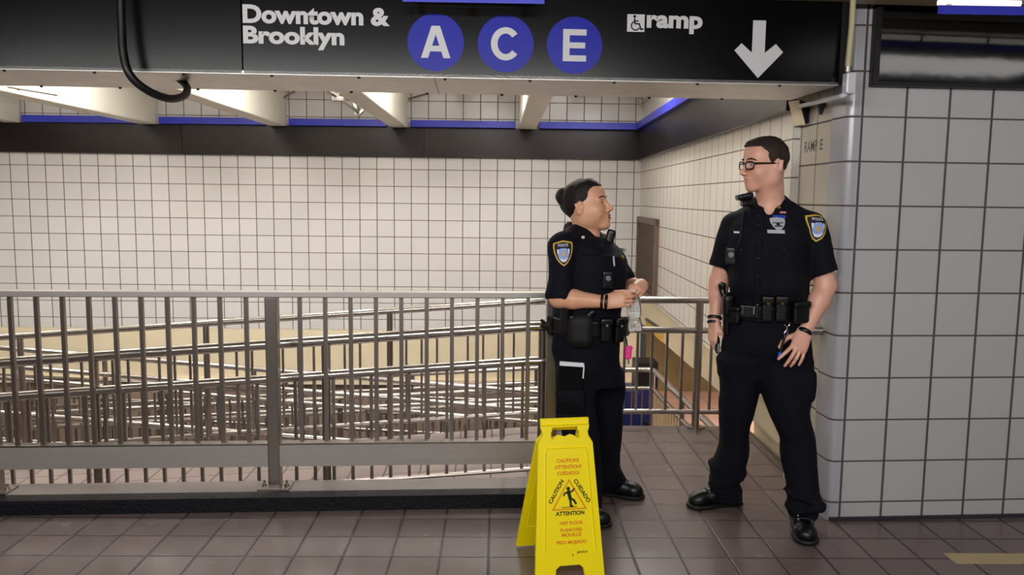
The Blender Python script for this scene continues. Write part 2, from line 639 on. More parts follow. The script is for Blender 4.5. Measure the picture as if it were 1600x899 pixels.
for i, x in enumerate(BEAMS):
    bm = bmesh.new()
    add_box(bm, (x - .10, 4.2, 2.3), (x + .10, 9.64, 2.96))
    bevel_all(bm, .012, 2)
    o = fin(bm, 'beam_ceiling', M_WHITE)
    struct(o)
# cream edging over the sign and over the black panel
o = box('trim_2', (0, -.10, 2.348), (4.0, .03, 2.42), M_PIPECREAM)
o.matrix_world = T(.75, 3.52, 0, .045)
struct(o)

# curb: black painted nosing and grey top
CA = .053
CW = T(.2, 3.80, 0, CA)
o = prism('trim_curb_nosing', [(.016, 0), (.018, .055), (.03, .065), (.112, .066), (.112, 0)], -7.2, 0, M_CURB, None, CW @ Matrix.Rotation(PI / 2, 4, 'Z') @ Matrix.Diagonal((1, -1, 1, 1)))
struct(o)
o = box('trim_curb_top', (-7.2, .110, -.1), (.0, .26, .067), M_CONC)
o.matrix_world = CW
struct(o)

for k in range(6):
    o = box('stair_tread', (1.662, 5.1 - .17 * k, -.16 - .06 * k), (1.748, 5.19 - .17 * k, -.13 - .06 * k), M_LOWFLOOR)
    struct(o)
# ================================================================== RAILINGS
def rail_bar(bm, p, q, hy, hz):
    """rectangular bar from p to q"""
    p, q = Vector(p), Vector(q)
    x = (q - p).normalized()
    y = Vector((0, 0, 1)).cross(x).normalized()
    z = x.cross(y)
    v = [bm.verts.new(c + y * a * hy + z * b * hz) for c in (p, q) for a, b in ((-1, -1), (1, -1), (1, 1), (-1, 1))]
    for f in ((0, 1, 2, 3), (7, 6, 5, 4), (0, 4, 5, 1), (1, 5, 6, 2), (2, 6, 7, 3), (3, 7, 4, 0)):
        bm.faces.new([v[i] for i in f])


def bars(name, parent, items, hw, m, stuff_after=100):
    """upright square bars, one mesh object each; items = [(x, y, z0, z1)]"""
    for k, (x, y, z0, z1) in enumerate(items):
        if k >= stuff_after:
            break
        bm = bmesh.new()
        add_box(bm, (x - hw, y - hw, z0), (x + hw, y + hw, z1))
        fin(bm, name, m, parent)


# front railing on the curb: square steel, flat top rail, deep kick plate, three posts on base plates
ZC = .067
fr = empty('steel_railing', (-1.07, 3.93, ZC), 'front brushed steel railing with flat top rail and deep kick plate on the black curb', 'railing')
def cwl(x, z, dy=0.):
    """point on the front railing's line; x counts from its right end"""
    v_ = CW @ Vector((x, .165 + dy, z))
    return v_
def ztop(x): return 1.037
bm = bmesh.new(); rail_bar(bm, cwl(-7, 1.028), cwl(.1, 1.028), .03, .0145); bevel_all(bm, .004, 2); fin(bm, 'top_rail', M_STEELH, fr)
bm = bmesh.new(); rail_bar(bm, cwl(-7, .238, -.02), cwl(.1, .238, -.02), .006, .057); fin(bm, 'kick_plate', M_STEELH, fr)
bm = bmesh.new(); rail_bar(bm, cwl(-7, .292, .002), cwl(.1, .292, .002), .028, .004); fin(bm, 'bottom_rail', M_STEEL, fr)
for k, xo in enumerate((.083, -1.277, -2.60)):
    c_ = cwl(xo, 0)
    bm = bmesh.new(); add_box(bm, (c_.x - .029, c_.y - .029, ZC + .004), (c_.x + .029, c_.y + .029, 1.014)); bevel_all(bm, .005, 2)
    po = fin(bm, 'post', M_STEEL, fr)
    bm = bmesh.new(); add_box(bm, (c_.x - .075, c_.y - .055, ZC), (c_.x + .075, c_.y + .055, ZC + .008))
    fin(bm, 'base_plate', M_STEEL, po)
    for sx in (-1, 1):
        lathe('bolt', [(.012, 0), (.012, .012), (.006, .013), (.006, .03)], M_STEEL, po, T(c_.x + sx * .055, c_.y, ZC + .008), 8)
items = []
u = 470.2
xs_ = [x for x in (470.2 + 39.3 * k for k in range(10))] + [427.5 - 40.6 * k for k in range(1, 16)]
for ux in xs_:
    q = P(ux, 575, 3.93)
    # slide to the railing's own line
    X = q.x
    yy = 3.80 + .165 + (X - .2) * math.tan(CA)
    q = P(ux, 575, yy)
    if abs(q.x - cwl(.083, 0).x) < .05 or q.x < -4.4:
        continue
    items.append((q.x, yy, .296, 1.014))
bars('baluster', fr, items, .0095, M_STEEL)


def pipe_guard(name, label, Y, xa, xb, zf, top, mid, bot, posts, bal, hand=(), bal_top=None, group=None, curl=None, r=.021):
    """tube railing along X at depth Y; zf(x) walking surface; heights above it"""
    g = empty(name, ((xa + xb) / 2, Y, zf((xa + xb) / 2)), label, 'railing', group)
    def line(h, y=Y, r_=r, nm='rail'):
        tube(nm, [(xa, y, zf(xa) + h), (xb, y, zf(xb) + h)], r_, M_PIPE, g, 12)
    if top: line(top, nm='top_rail')
    if mid: line(mid, nm='mid_rail', r_=r * .9)
    if bot: line(bot, nm='bottom_rail', r_=r * .75)
    for h, dy in hand:
        tube('handrail', [(xa, Y + dy, zf(xa) + h), (xb, Y + dy, zf(xb) + h)], .02, M_PIPE, g, 12)
    for x in posts:
        tube('post', [(x, Y, zf(x)), (x, Y, zf(x) + (top or mid))], .02, M_STEEL, g, 10)
    if bal:
        x0, st, n = bal
        bm0 = None
        for k in range(n):
            x = x0 - st * k
            z0, z1 = zf(x) + bot, zf(x) + (bal_top or mid)
            if bm0 is None:
                h_ = z1 - z0
                bm = bmesh.new(); add_box(bm, (-.007, -.007, 0), (.007, .007, h_))
                o_ = fin(bm, 'baluster', M_STEEL, g)
                bm0 = o_
            else:
                o_ = bm0.copy(); COL.objects.link(o_)
            o_.matrix_parent_inverse = Matrix.Translation(-Vector(g.location))
            o_.location = (x, Y, z0)
    return g


r1 = lambda x: zr(1, x) if x < .3 else 0
r2 = lambda x: zr(2, x)
r3 = lambda x: zr(3, x)
# near guard of the upper run: two handrails that curl back at the top of the ramp, balusters under the lower one
g = empty('ramp_handrail', (-1.2, 4.1, r1(-1.2)), 'double pipe handrail just behind the front railing, curled ends at the ramp top', 'railing')
for h, nm, rr in ((.855, 'handrail', .027), (.675, 'handrail', .024)):
    pts = [(-5.4, 4.12, r1(-5.4) + h), (.16, 4.12, r1(.16) + h), (.27, 4.12, r1(.2) + h), (.285, 4.12, r1(.2) + h - .05)] if 0 else arc_pts([(-5.4, 4.12, r1(-5.4) + h), (.18, 4.12, r1(.18) + h), (.275, 4.12, r1(.2) + h), (.275, 4.26, r1(.2) + h)], .05)
    tube(nm, pts, rr, M_PIPE, g, 14)
tube('bottom_rail', [(-5.4, 4.12, r1(-5.4) + .105), (.27, 4.12, r1(.2) + .105)], .012, M_STEEL, g, 8)
for x in (.235, -.878, -2.06, -3.24):
    tube('post', [(x, 4.12, r1(x)), (x, 4.12, r1(x) + .84)], .021, M_STEEL, g, 12)
b0 = None
for k in range(54):
    x = .135 - .0975 * k
    bm = bmesh.new() if b0 is None else None
    if b0 is None:
        add_box(bm, (-.008, -.008, 0), (.008, .008, .56)); b0 = fin(bm, 'baluster', M_STEEL, g); o = b0
    else:
        o = b0.copy(); COL.objects.link(o)
    o.matrix_parent_inverse = Matrix.Translation(-Vector(g.location))
    o.location = (x, 4.12, r1(x) + .105)

pipe_guard('ramp_guardrail', 'steel pipe guard on the far side of the upper ramp run', 5.2, -5.4, .31, r1, .845, .665, .11,
           (-.692, -1.872, -3.06, -4.25), (.21, .0995, 54))
pipe_guard('ramp_guardrail', 'steel pipe guard sloping down right behind the middle ramp run', 6.42, -5.4, .45, r2, .845, .60, .1,
           (.42, -.76, -1.94, -3.12, -4.3), (.35, .0995, 56), ((.72, -.08),))
pipe_guard('ramp_handrail', 'low pipe handrail along the near side of the middle ramp run', 5.34, -5.4, .40, r2, .66, .46, None,
           (.2, -1.0, -2.2, -3.4, -4.6), None)
pipe_guard('ramp_handrail', 'pipe handrail sloping up right along the lower ramp run', 6.62, -5.6, .40, r3, .84, .72, None,
           (-.1, -1.3, -2.5, -3.7), None)
pipe_guard('ramp_guardrail', 'far pipe guard sloping up right behind the lower ramp run', 7.62, -6.2, .40, r3, .80, .66, .1,
           (.38, -.8, -2.0, -3.2, -4.4), (.3, .1, 60), ((.52, -.07),))
r4 = lambda x: -1.45 - .045 * (x + 6)
pipe_guard('ramp_guardrail', 'farthest pipe guard sloping down right, near the back wall', 8.75, -6.4, 1.3, r4, 1.0, .8, .12,
           (1.2, .0, -1.2, -2.4, -3.6, -4.8), (1.1, .1, 72), ((.62, -.06),))

# landing guard between the two officers
LY = 5.24
g = empty('landing_guardrail', (1.0, LY, 0), 'steel pipe guard with bars closing the landing between the two officers', 'railing')
tube('top_rail', [(.375, LY, .845), (1.62, LY, .853)], .023, M_PIPE, g, 14)
tube('mid_rail', [(.375, LY, .652), (1.62, LY, .652)], .021, M_PIPE, g, 14)
tube('bottom_rail', [(.375, LY, .106), (1.62, LY, .106)], .017, M_PIPE, g, 12)
for x in (.40, 1.322, ):
    po = tube('post', [(x, LY, 0), (x, LY, .84)], .026, M_STEEL, g, 14)
    lathe('base_flange', [(.06, 0), (.06, .008), (.03, .012)], M_STEEL, po, T(x, LY, 0), 16)
b0 = None
for k, ux in enumerate((975, 995, 1017.5, 1041, 1065, 1110)):
    x = P(ux, 580, LY).x
    box('baluster', (x - .008, LY - .008, .106), (x + .008, LY + .008, .652), M_STEEL, g)
for x in (.50, .60, .70): box('baluster', (x - .008, LY - .008, .106), (x + .008, LY + .008, .652), M_STEEL, g)

# guard around the lower landing: far side and right side
g = empty('lower_guardrail', (1.5, 6.6, zr(2, .4)), 'pale pipe guard turning the corner of the lower landing, seen through the bars', 'railing')
zl = zr(2, .4)
tube('top_rail', arc_pts([(.45, 7.62, -.12), (1.5, 7.62, -.12), (1.56, 5.3, -.12)], .06), .026, M_PIPE, g, 14)
tube('mid_rail', arc_pts([(.45, 7.62, -.30), (1.5, 7.62, -.30), (1.56, 5.3, -.30)], .06), .02, M_PIPE, g, 14)
tube('bottom_rail', arc_pts([(.45, 7.62, zl + .1), (1.5, 7.62, zl + .1), (1.56, 5.3, zl + .1)], .06), .015, M_PIPE, g, 10)
for x, y in ((1.5, 7.62), (.5, 7.62), (1.53, 6.5), (1.555, 5.35)):
    tube('post', [(x, y, zl), (x, y, -.12)], .022, M_STEEL, g, 10)
for k in range(24):
    y = 7.5 - .0925 * k
    x = 1.5 + (7.62 - y) * .0259
    box('baluster', (x - .008, y - .008, zl + .1), (x + .008, y + .008, -.30), M_PIPECREAM, g)
for k in range(9):
    x = 1.4 - .1 * k
    box('baluster', (x - .007, 7.613, zl + .1), (x + .007, 7.627, -.30), M_STEEL, g)

# blue door leaves and the dark cabinet beyond the lower landing
g = empty('utility_cabinet', (1.5, 8.3, -1.6), 'dark blue double-door cabinet with black top seen low through the landing bars', 'cabinet')
box('body', (1.13, 8.2, -1.6), (1.66, 8.6, -.47), M_DKBLUE, g, .01)
for a in (1.14, 1.40):
    d_ = box('door', (a, 8.185, -1.5), (a + .25, 8.2, -.5), M_DKBLUE, g, .004)
    lathe('lock', [(.018, 0), (.018, .015), (.01, .02)], M_BLACKM, d_, Matrix.Translation((a + .16, 8.185, -.80)) @ Matrix.Rotation(PI / 2, 4, 'X'), 12)
box('top_box', (1.45, 8.25, -.47), (1.68, 8.55, -.18), M_BLACKM, g, .01)

# ================================================================== THINGS OVERHEAD
# overhead direction sign: long box beam with face panels, soffit and lettering
GA = .037
GW = T(1.46, 3.551, 0, GA)
sg = empty('overhead_sign', tuple(GW @ Vector((-1.4, .2, 2.0))), 'long black overhead subway direction sign reading Downtown & Brooklyn A C E ramp', 'sign')
def sgo(o_):
    return o_
ZT = 2.41
box('face_panel', (-2.52, 0, 2.0), (.0, .03, ZT), M_SIGNF, sg, 0, GW)
box('face_panel', (-6.5, 0, 2.0), (-2.526, .03, ZT), M_SIGNL, sg, 0, GW)
prism('end_cap', [(0, 2.0), (.02, 2.0), (.04, 2.03), (.04, ZT), (0, ZT)], .0, .55, M_BLACKM, sg, GW)
box('soffit', (-6.5, .0, 1.998), (.0, .53, 2.012), M_SOFFIT, sg, 0, GW)
box('rear_panel', (-6.5, .50, 2.0), (.0, .53, ZT), M_BLACKM, sg, 0, GW)
bm = bmesh.new(); add_box(bm, (-1.735, .0, 1.9965), (-1.732, .53, 1.999)); bm.transform(GW); fin(bm, 'soffit_joint', M_SCREW, sg)
for k in range(14):
    x = -.25 - .36 * k
    for yy in (.02, .51):
        lathe('screw', [(.007, 0), (.007, -.006), (.004, -.009)], M_SCREW, sg, GW @ T(x - (.1 if yy > .1 else 0), yy, 1.999), 8)
BOLD = .042
def on_sign(name, me, m, parent, th=.0):
    me.transform(GW)
    return link(name, me, m, parent)
t1 = fit_text('Downtown &', -2.518, -1.918, 2.203, .074, BOLD, .002)
on_sign('lettering', t1, M_LETTER, sg)
t1 = fit_text('Brooklyn', -2.518, -2.105, 2.121, .071, BOLD, .002)
on_sign('lettering', t1, M_LETTER, sg)
t1 = fit_text('ramp', -.842, -.603, 2.221, .074, BOLD, .002)
on_sign('lettering', t1, M_LETTER, sg)
def disc(bm_, cx_, cz_, r, y, n=48):
    bm_.faces.new([bm_.verts.new((cx_ + r * math.cos(2 * PI * i / n), y, cz_ + r * math.sin(2 * PI * i / n))) for i in range(n)])
for ch, cx_ in (('A', -1.728), ('C', -1.436), ('E', -1.146)):
    bm = bmesh.new(); disc(bm, cx_, 2.142, .1175, -.001); bm.transform(GW)
    d_ = fin(bm, 'route_disc', M_DISC, sg)
    d_['label'] = 'blue route disc with white letter ' + ch
    if ch == 'A':
        poly = [(-.0615, -.064), (-.031, -.064), (-.0205, -.034), (.0205, -.034), (.031, -.064), (.0615, -.064), (.0175, .067), (-.0175, .067)]
        bm = bmesh.new()
        # outer legs and bar, leaving the counter open
        def quad(*p): bm.faces.new([bm.verts.new((cx_ + x, -.002, 2.142 + z)) for x, z in p])
        quad((-.0615, -.064), (-.032, -.064), (.0, .032), (-.0175, .067))
        quad((.0615, -.064), (.0175, .067), (.0, .032), (.032, -.064))
        quad((-.0175, .067), (.0, .032), (.0175, .067))
        quad((-.0235, -.037), (.0235, -.037), (.0158, -.014), (-.0158, -.014))
    elif ch == 'E':
        bm = bmesh.new()
        def quad(x0, x1, z0, z1): bm.faces.new([bm.verts.new((cx_ + x, -.002, 2.142 + z)) for x, z in ((x0, z0), (x1, z0), (x1, z1), (x0, z1))])
        quad(-.049, -.021, -.066, .066); quad(-.021, .05, -.066, -.041); quad(-.021, .045, -.012, .012); quad(-.021, .05, .041, .066)
    else:
        bm = bmesh.new()
        n = 30
        ring = []
        for i in range(n + 1):
            a = math.radians(38) + (2 * PI - math.radians(76)) * i / n
            ring.append((bm.verts.new((cx_ + .062 * math.cos(a), -.002, 2.142 + .068 * math.sin(a))), bm.verts.new((cx_ + .034 * math.cos(a), -.002, 2.142 + .042 * math.sin(a)))))
        for a, b in zip(ring, ring[1:]):
            bm.faces.new((a[0], b[0], b[1], a[1]))
    bm.transform(GW)
    fin(bm, 'route_letter', M_LETTER, d_)
# arrow
bm = bmesh.new()
ap = [(-.386, 2.262), (-.330, 2.262), (-.330, 2.128), (-.283, 2.166), (-.250, 2.132), (-.355, 2.022), (-.462, 2.136), (-.432, 2.166), (-.386, 2.128)]
bm.faces.new([bm.verts.new((x, -.002, z)) for x, z in ap]); bm.transform(GW)
fin(bm, 'down_arrow', M_LETTER, sg)
# wheelchair symbol on a white square
bm = bmesh.new(); bm.faces.new([bm.verts.new((x, -.0015, z)) for x, z in ((-.925, 2.203), (-.851, 2.203), (-.851, 2.275), (-.925, 2.275))]); bm.transform(GW)
ic = fin(bm, 'access_symbol', M_LETTER, sg)
bm = bmesh.new()
disc(bm, -.894, 2.266, .006, -.0025, 14)
def stroke(pts, w_):
    for (x0, z0), (x1, z1) in zip(pts, pts[1:]):
        d = Vector((x1 - x0, z1 - z0)).normalized() * w_
        n_ = Vector((-d.y, d.x))
        bm.faces.new([bm.verts.new((x, -.0025, z)) for x, z in ((x0 - d.x * .4 + n_.x, z0 - d.y * .4 + n_.y), (x1 + d.x * .4 + n_.x, z1 + d.y * .4 + n_.y), (x1 + d.x * .4 - n_.x, z1 + d.y * .4 - n_.y), (x0 - d.x * .4 - n_.x, z0 - d.y * .4 - n_.y))])
stroke([(-.894, 2.257), (-.892, 2.236), (-.874, 2.236), (-.866, 2.213), (-.857, 2.216)], .003)
stroke([(-.893, 2.248), (-.878, 2.247)], .0025)
stroke([(-.889 + .018 * math.cos(a), 2.228 + .018 * math.sin(a)) for a in [math.radians(110 + 22 * i) for i in range(11)]], .0025)
bm.transform(GW)
fin(bm, 'wheelchair_figure', M_SIGNF, ic)

# black flexible conduit looping from the sign face under the sign
pts = spline([P(188, -30, 3.36), P(190, 40, 3.35), P(193, 85, 3.34), P(203, 117, 3.34), P(228, 140, 3.38), P(262, 154, 3.46), P(287, 150, 3.58), P(292, 136, 3.68), P(278, 122, 3.70), P(268, 119, 3.70)], 8)
o = tube('flexible_conduit', pts, .0165, M_RUBBER, None, 12)
tag(o, 'black flexible conduit looping down over the left of the overhead sign', 'conduit')

# painted pipe and junction box at the sign's right end
g = empty('conduit_run', tuple(P(1327, 110, 3.5)), 'cream painted conduit with a junction box at the sign right end', 'conduit')
tube('pipe', [P(1334, -20, 3.5), P(1331, 40, 3.5), P(1324, 112, 3.5)], .0125, M_PIPECREAM, g, 12)
tube('coupling', [P(1325, 104, 3.5), P(1324, 113, 3.5)], .017, M_STEEL, g, 12)
c_ = P(1326, 131, 3.5)
box('junction_box', (c_.x - .022, c_.y - .03, c_.z - .045), (c_.x + .022, c_.y + .02, c_.z + .045), M_GREYTRIM, g, .008)
tube('pipe', arc_pts([P(1322, 147, 3.5), P(1316, 150, 3.5), P(1250, 166, 4.15)], .03), .012, M_GREYTRIM, g, 10)
# dark wedge bracket under the conduit
g = empty('ceiling_speaker', tuple(P(1247, 178, 4.18)), 'small dark wedge speaker fixed under the sign near the tiled corner', 'speaker')
c_ = P(1247, 176, 4.18)
prism('housing', [(-.03, .055), (.03, .045), (.034, -.055), (.012, -.06)], -.05, .04, M_BLACKM, g, T(c_.x, c_.y, c_.z, .3), .004)
prism('grille', [(-.036, .056), (-.03, .057), (.012, -.062), (.006, -.064)], -.045, .035, M_CREAM, g, T(c_.x, c_.y, c_.z, .3))
c_ = P(1283, 168, 3.95)
o = prism('pipe_clip', [(-.02, .02), (.02, .02), (.004, -.035), (-.004, -.035)], -.012, .012, M_SCREW, None, T(c_.x, c_.y, c_.z), .002)
tag(o, 'small dark pipe clip hanging on the conduit above the stencilled return wall', 'bracket')

# passage fluorescent fixtures with blue edge plates
def fixture(x0, x1, Y, z, label):
    g_ = empty('fluorescent_fixture', ((x0 + x1) / 2, Y, z), label, 'ceiling light', 'passage fluorescent lights')
    box('channel', (x0, Y - .02, z + .045), (x1, Y + .06, z + .09), M_WHITE, g_, .004)
    box('blue_plate', (x0, Y - .004, z - .034), (x1, Y, z), M_BLUE, g_)
    mid_ = x0 + .46 * (x1 - x0) / 3
    n = max(1, round((x1 - x0) / .35))
    for k in range(n):
        a_, b_ = x0 + (x1 - x0) * k / n, x0 + (x1 - x0) * (k + 1) / n
        tube('tube', [(a_ + .012, Y + .02, z + .016), (b_ - .012, Y + .02, z + .016)], .0125, M_TUBE, g_, 12)
        tube('end_cap', [(b_ - .014, Y + .02, z + .016), (b_ + .002, Y + .02, z + .016)], .014, M_CHROME, g_, 10)
    for xx in (x0 + .05, x1 - .05):
        box('bracket', (xx - .01, Y + .01, z + .0), (xx + .01, Y + .05, z + .05), M_WHITE, g_)
    for xx in (x0 + .2, x1 - .2):
        tube('hanger', [(xx, Y + .03, z + .09), (xx, Y + .03, 2.42)], .004, M_STEEL, g_, 6)
    return g_
fixture(1.737, 2.8, 3.30, 2.28, 'fluorescent tube light with blue edge plate above the right black panel')
fixture(-.38, .173, 3.28, 2.29, 'fluorescent tube light with blue edge plate above the blue A and C discs')

# wide lit panels on the passage ceiling, mirrored in the black enamel
for xa, xb, lab in ((1.95, 3.8, 'wide lit ceiling panel over the right side of the passage'), (-5.6, -3.7, 'wide lit ceiling panel over the left side of the passage')):
    g = empty('ceiling_panel_light', ((xa + xb) / 2, 2.0, 2.4), lab, 'ceiling light', 'passage ceiling panels')
    box('frame', (xa - .03, 1.70, 2.395), (xb + .03, 2.35, 2.42), M_WHITE, g, .004)
    box('diffuser', (xa, 1.73, 2.388), (xb, 2.32, 2.396), M_DIFF, g)
# ramp-hall fixtures: strip lights on the ceiling between the beams
first = None
for i, x in enumerate(RAMP_X):
    lab = 'fluorescent strip light on the ramp hall ceiling between the white beams'
    if first is None:
        g = empty('strip_light', (x, 7.1, 2.87), lab, 'ceiling light', 'ramp hall strip lights')
        box('housing', (x - .1, 5.2, 2.70), (x + .1, 9.2, 2.76), M_WHITE, g, .006)
        for yy in (5.5, 7.2, 8.9):
            tube('hanger', [(x, yy, 2.76), (x, yy, 2.955)], .006, M_STEEL, g, 6)
        for dy in (-.05, .05):
            tube('tube', [(x + dy, 5.25, 2.685), (x + dy, 9.15, 2.685)], .013, M_TUBE, g, 10)
        first = g
    else:
        g = copy_tree(first)
        g.location.x = x
# a leaning strip fixture by the leftmost beam and the bracketed pipe by the third beam
c_ = P(56, 143, 5.5)
g = empty('strip_light', tuple(c_), 'pale slanting strip fixture in front of the leftmost white beams', 'ceiling light')
tube('body', [P(14, 134, 5.5), P(92, 147, 5.5)], .035, M_WHITE, g, 6, squash=(0, 0, 1))
tube('mount', [P(27, 132, 5.5), P(31, 140, 5.5)], .016, M_BRASS, g, 8)
tube('hanger', [P(27, 133, 5.5), (P(27, 133, 5.5).x, 5.5, 2.96)], .008, M_STEEL, g, 8)
g = empty('sprinkler_pipe', tuple(P(540, 160, 7.5)), 'small steel pipe with a clamp under the ceiling beside the third white beam', 'pipe')
tube('hanger', [P(528, 150, 7.5), (P(528, 150, 7.5).x, 7.5, 2.96)], .008, M_STEEL, g, 8)
tube('pipe', [P(505, 138, 7.3), P(527, 150, 7.5), P(560, 176, 8.3)], .018, M_STEEL, g, 10)
c_ = P(560, 176, 8.3)
prism('bracket', [(-.05, .09), (-.02, .09), (.0, .0), (.05, .04), (.06, .02), (.0, -.04), (-.03, -.02)], -.03, .03, M_STEEL, g, T(c_.x, c_.y, c_.z))
c_ = P(528, 155, 7.5)
box('clamp', (c_.x - .05, c_.y - .03, c_.z - .018), (c_.x + .05, c_.y + .03, c_.z + .018), M_STEEL, g, .004)
# thin conduits running along the tops of the last two bays
for lab, a in (('thin grey cable sagging beside the third white beam top', [(443, 153), (452, 147), (462, 142)]), ('thin grey cable bending behind the fourth white beam top', [(638, 155), (655, 150), (668, 146)]), ('thin grey cable in the last bay beside the fifth white beam', [(982, 147), (1000, 153), (1003, 168)])):
    o = tube('cable', spline([P(u_, v_, 9.55) for u_, v_ in a], 6), .012, M_STEEL, None, 8)
    tag(o, lab, 'cable')

# ventilation grille on the side wall
SM = Matrix.Translation((1.53, 4.26, 0)) @ Matrix.Rotation(-SA, 4, 'Z') @ Matrix.Translation((0, -4.26, 0))
g = empty('vent_grille', tuple(SM @ Vector((0, 9.0, .86))), 'tall brown louvred vent grille on the side wall beside the far corner', 'vent')
box('backing', (-.012, 8.36, .46), (-.001, 9.62, 1.27), M_VENTD, g, 0, SM)
bm = bmesh.new()
for a, b in (((8.30, .44), (8.37, 1.30)), ((9.60, .44), (9.67, 1.30)), ((8.30, 1.24), (9.67, 1.30)), ((8.30, .44), (9.67, .49))):
    add_box(bm, (-.04, a[0], a[1]), (-.001, b[0], b[1]))
bm.transform(SM); fin(bm, 'frame', M_VENT, g)
bm = bmesh.new()
for k in range(38):
    z = .50 + .0196 * k
    add_box(bm, (-.03, 8.37, z), (-.010, 9.60, z + .009), Matrix.Identity(4))
bm.transform(SM); fin(bm, 'louvres', M_VENT, g)
# yellow notice low on the cream panel
g = empty('notice_board', (1.68, 8.3, .1), 'yellow and orange notice board low on the cream panel behind the landing bars', 'notice')
prism('board', [(8.16, .055), (9.1, .055), (9.1, .125), (8.16, .152)], -1.699, -1.685, M_NOTICE, g, Matrix.Rotation(PI / 2, 4, 'Z'))
prism('trim_strip', [(8.34, .160), (9.1, .135), (9.1, .165), (8.34, .182)], -1.699, -1.68, M_BASE, g, Matrix.Rotation(PI / 2, 4, 'Z'))
# landing handrail that returns into the tiled return wall
g = empty('wall_handrail', (1.5, 3.95, .9), 'short steel handrail returning into the tiled wall behind the male officer', 'handrail')
tube('rail', arc_pts([(1.47, 4.9, .885), (1.47, 3.82, .885), (1.565, 3.82, .885)], .05), .021, M_PIPE, g, 14)
lathe('flange', [(.036, 0), (.036, .006), (.022, .01)], M_STEEL, g, Matrix.Translation((1.565, 3.82, .885)) @ Matrix.Rotation(-PI / 2, 4, 'Y'), 16)
tube('bracket', [(1.47, 4.6, .885), (1.53, 4.6, .83)], .01, M_STEEL, g, 8)
# stencil RAMP lettering on the return wall
me1 = fit_text('RAMP', 0, .165, 0, .055, .004, 0)
me2 = fit_text('E', .200, .235, .003, .05, .004, 0)
g = empty('stencil_lettering', (1.5645, 4.185, 1.748), 'faded black RAMP stencil on the tiled return wall beside the male officer', 'lettering')
M_STEN = mat('faded_stencil_ink', rgb(70, 62, 54), .6)
for me in (me1, me2):
    me.transform(Matrix.Translation((1.5645, 4.185, 1.748)) @ Matrix.Rotation(-PI / 2, 4, 'Z'))
    link('stencil', me, M_STEN, g)

# ================================================================== WET FLOOR SIGN
AX = math.radians(10)
g = empty('wet_floor_sign', (.27, 3.21, 0), 'yellow folding wet floor caution sign standing on the tiles before the female officer', 'floor sign')
fb, ft = Vector((.300, 3.07, .002)), P(882.5, 656, 3.205)
rb = Vector((.232, 3.385, .002))
lat = Vector((math.cos(AX), math.sin(AX), 0))
def panel_matrix(b, t):
    up = (t - b)
    h = up.length
    up.normalize()
    x = (lat - up * lat.dot(up)).normalized()
    y = up.cross(x)
    return Matrix(((x.x, y.x, up.x, b.x), (x.y, y.y, up.y, b.y), (x.z, y.z, up.z, b.z), (0, 0, 0, 1))), h
FM, H_ = panel_matrix(fb, ft)
HW_B, HW_T = .142, .112
def hw(z): return HW_B + (HW_T - HW_B) * z / (H_ * .9)
zs = H_ - .085
# front panel: outline with a hand hole and a foot arch, as quads around the holes
def panel_mesh(name, M, front, thick=.018):
    s = 1
    zt_ = H_
    ha = H_ - .030, H_ - .074        # hand hole top, bottom
    fa = .052                        # foot arch height
    L = lambda z: -hw(z)
    outline = [(-hw(0), 0), (-hw(zs), zs - .01), (-.096, zs + .02), (-.094, zs + .035), (-.101, zs + .055), (-.098, zt_ - .006), (-.088, zt_),
               (.088, zt_), (.098, zt_ - .006), (.101, zs + .055), (.094, zs + .035), (.096, zs + .02), (hw(zs), zs - .01), (hw(0), 0), (.062, 0), (.056, fa * .75), (.04, fa), (-.04, fa), (-.056, fa * .75), (-.062, 0)]
    if front:
        hole = [(-.054, ha[0]), (.052, ha[0]), (.052, ha[0] - .014), (.058, ha[0] - .016), (.058, ha[1]), (.044, ha[1]), (.036, ha[1] + .010), (.022, ha[1] + .015), (.006, ha[1] + .009), (-.004, ha[1] + .006), (-.014, ha[1] + .010), (-.028, ha[1] + .014), (-.042, ha[1] + .008), (-.050, ha[1] - .004), (-.060, ha[1]), (-.060, ha[0] - .016), (-.054, ha[0] - .014)]
    else:
        hole = [(-.054, ha[0]), (.054, ha[0]), (.054, ha[1]), (-.054, ha[1])]
    bm = bmesh.new()
    for ring in (outline, hole):
        vs_ = [bm.verts.new((x, 0, z)) for x, z in ring]
        for i in range(len(vs_)):
            bm.edges.new((vs_[i], vs_[(i + 1) % len(vs_)]))
    bmesh.ops.triangle_fill(bm, use_beauty=True, use_dissolve=False, edges=list(bm.edges))
    r = bmesh.ops.extrude_face_region(bm, geom=list(bm.faces))
    for v in r['geom']:
        if isinstance(v, bmesh.types.BMVert):
            v.co.y += thick
    bm.transform(M)
    return bm
fp = fin(panel_mesh('front_panel', FM, True), 'front_panel', M_YEL, g)
RMx, hR = panel_matrix(rb, P(884, 662, 3.235))
fin(panel_mesh('rear_panel', RMx @ Matrix.Diagonal((1, 1, hR / H_, 1)), False), 'rear_panel', M_YEL, g)
tube('hinge', [FM @ Vector((-.1, .012, H_ - .004)), FM @ Vector((.1, .012, H_ - .004))], .011, M_YEL, g, 10)
bm = bmesh.new()
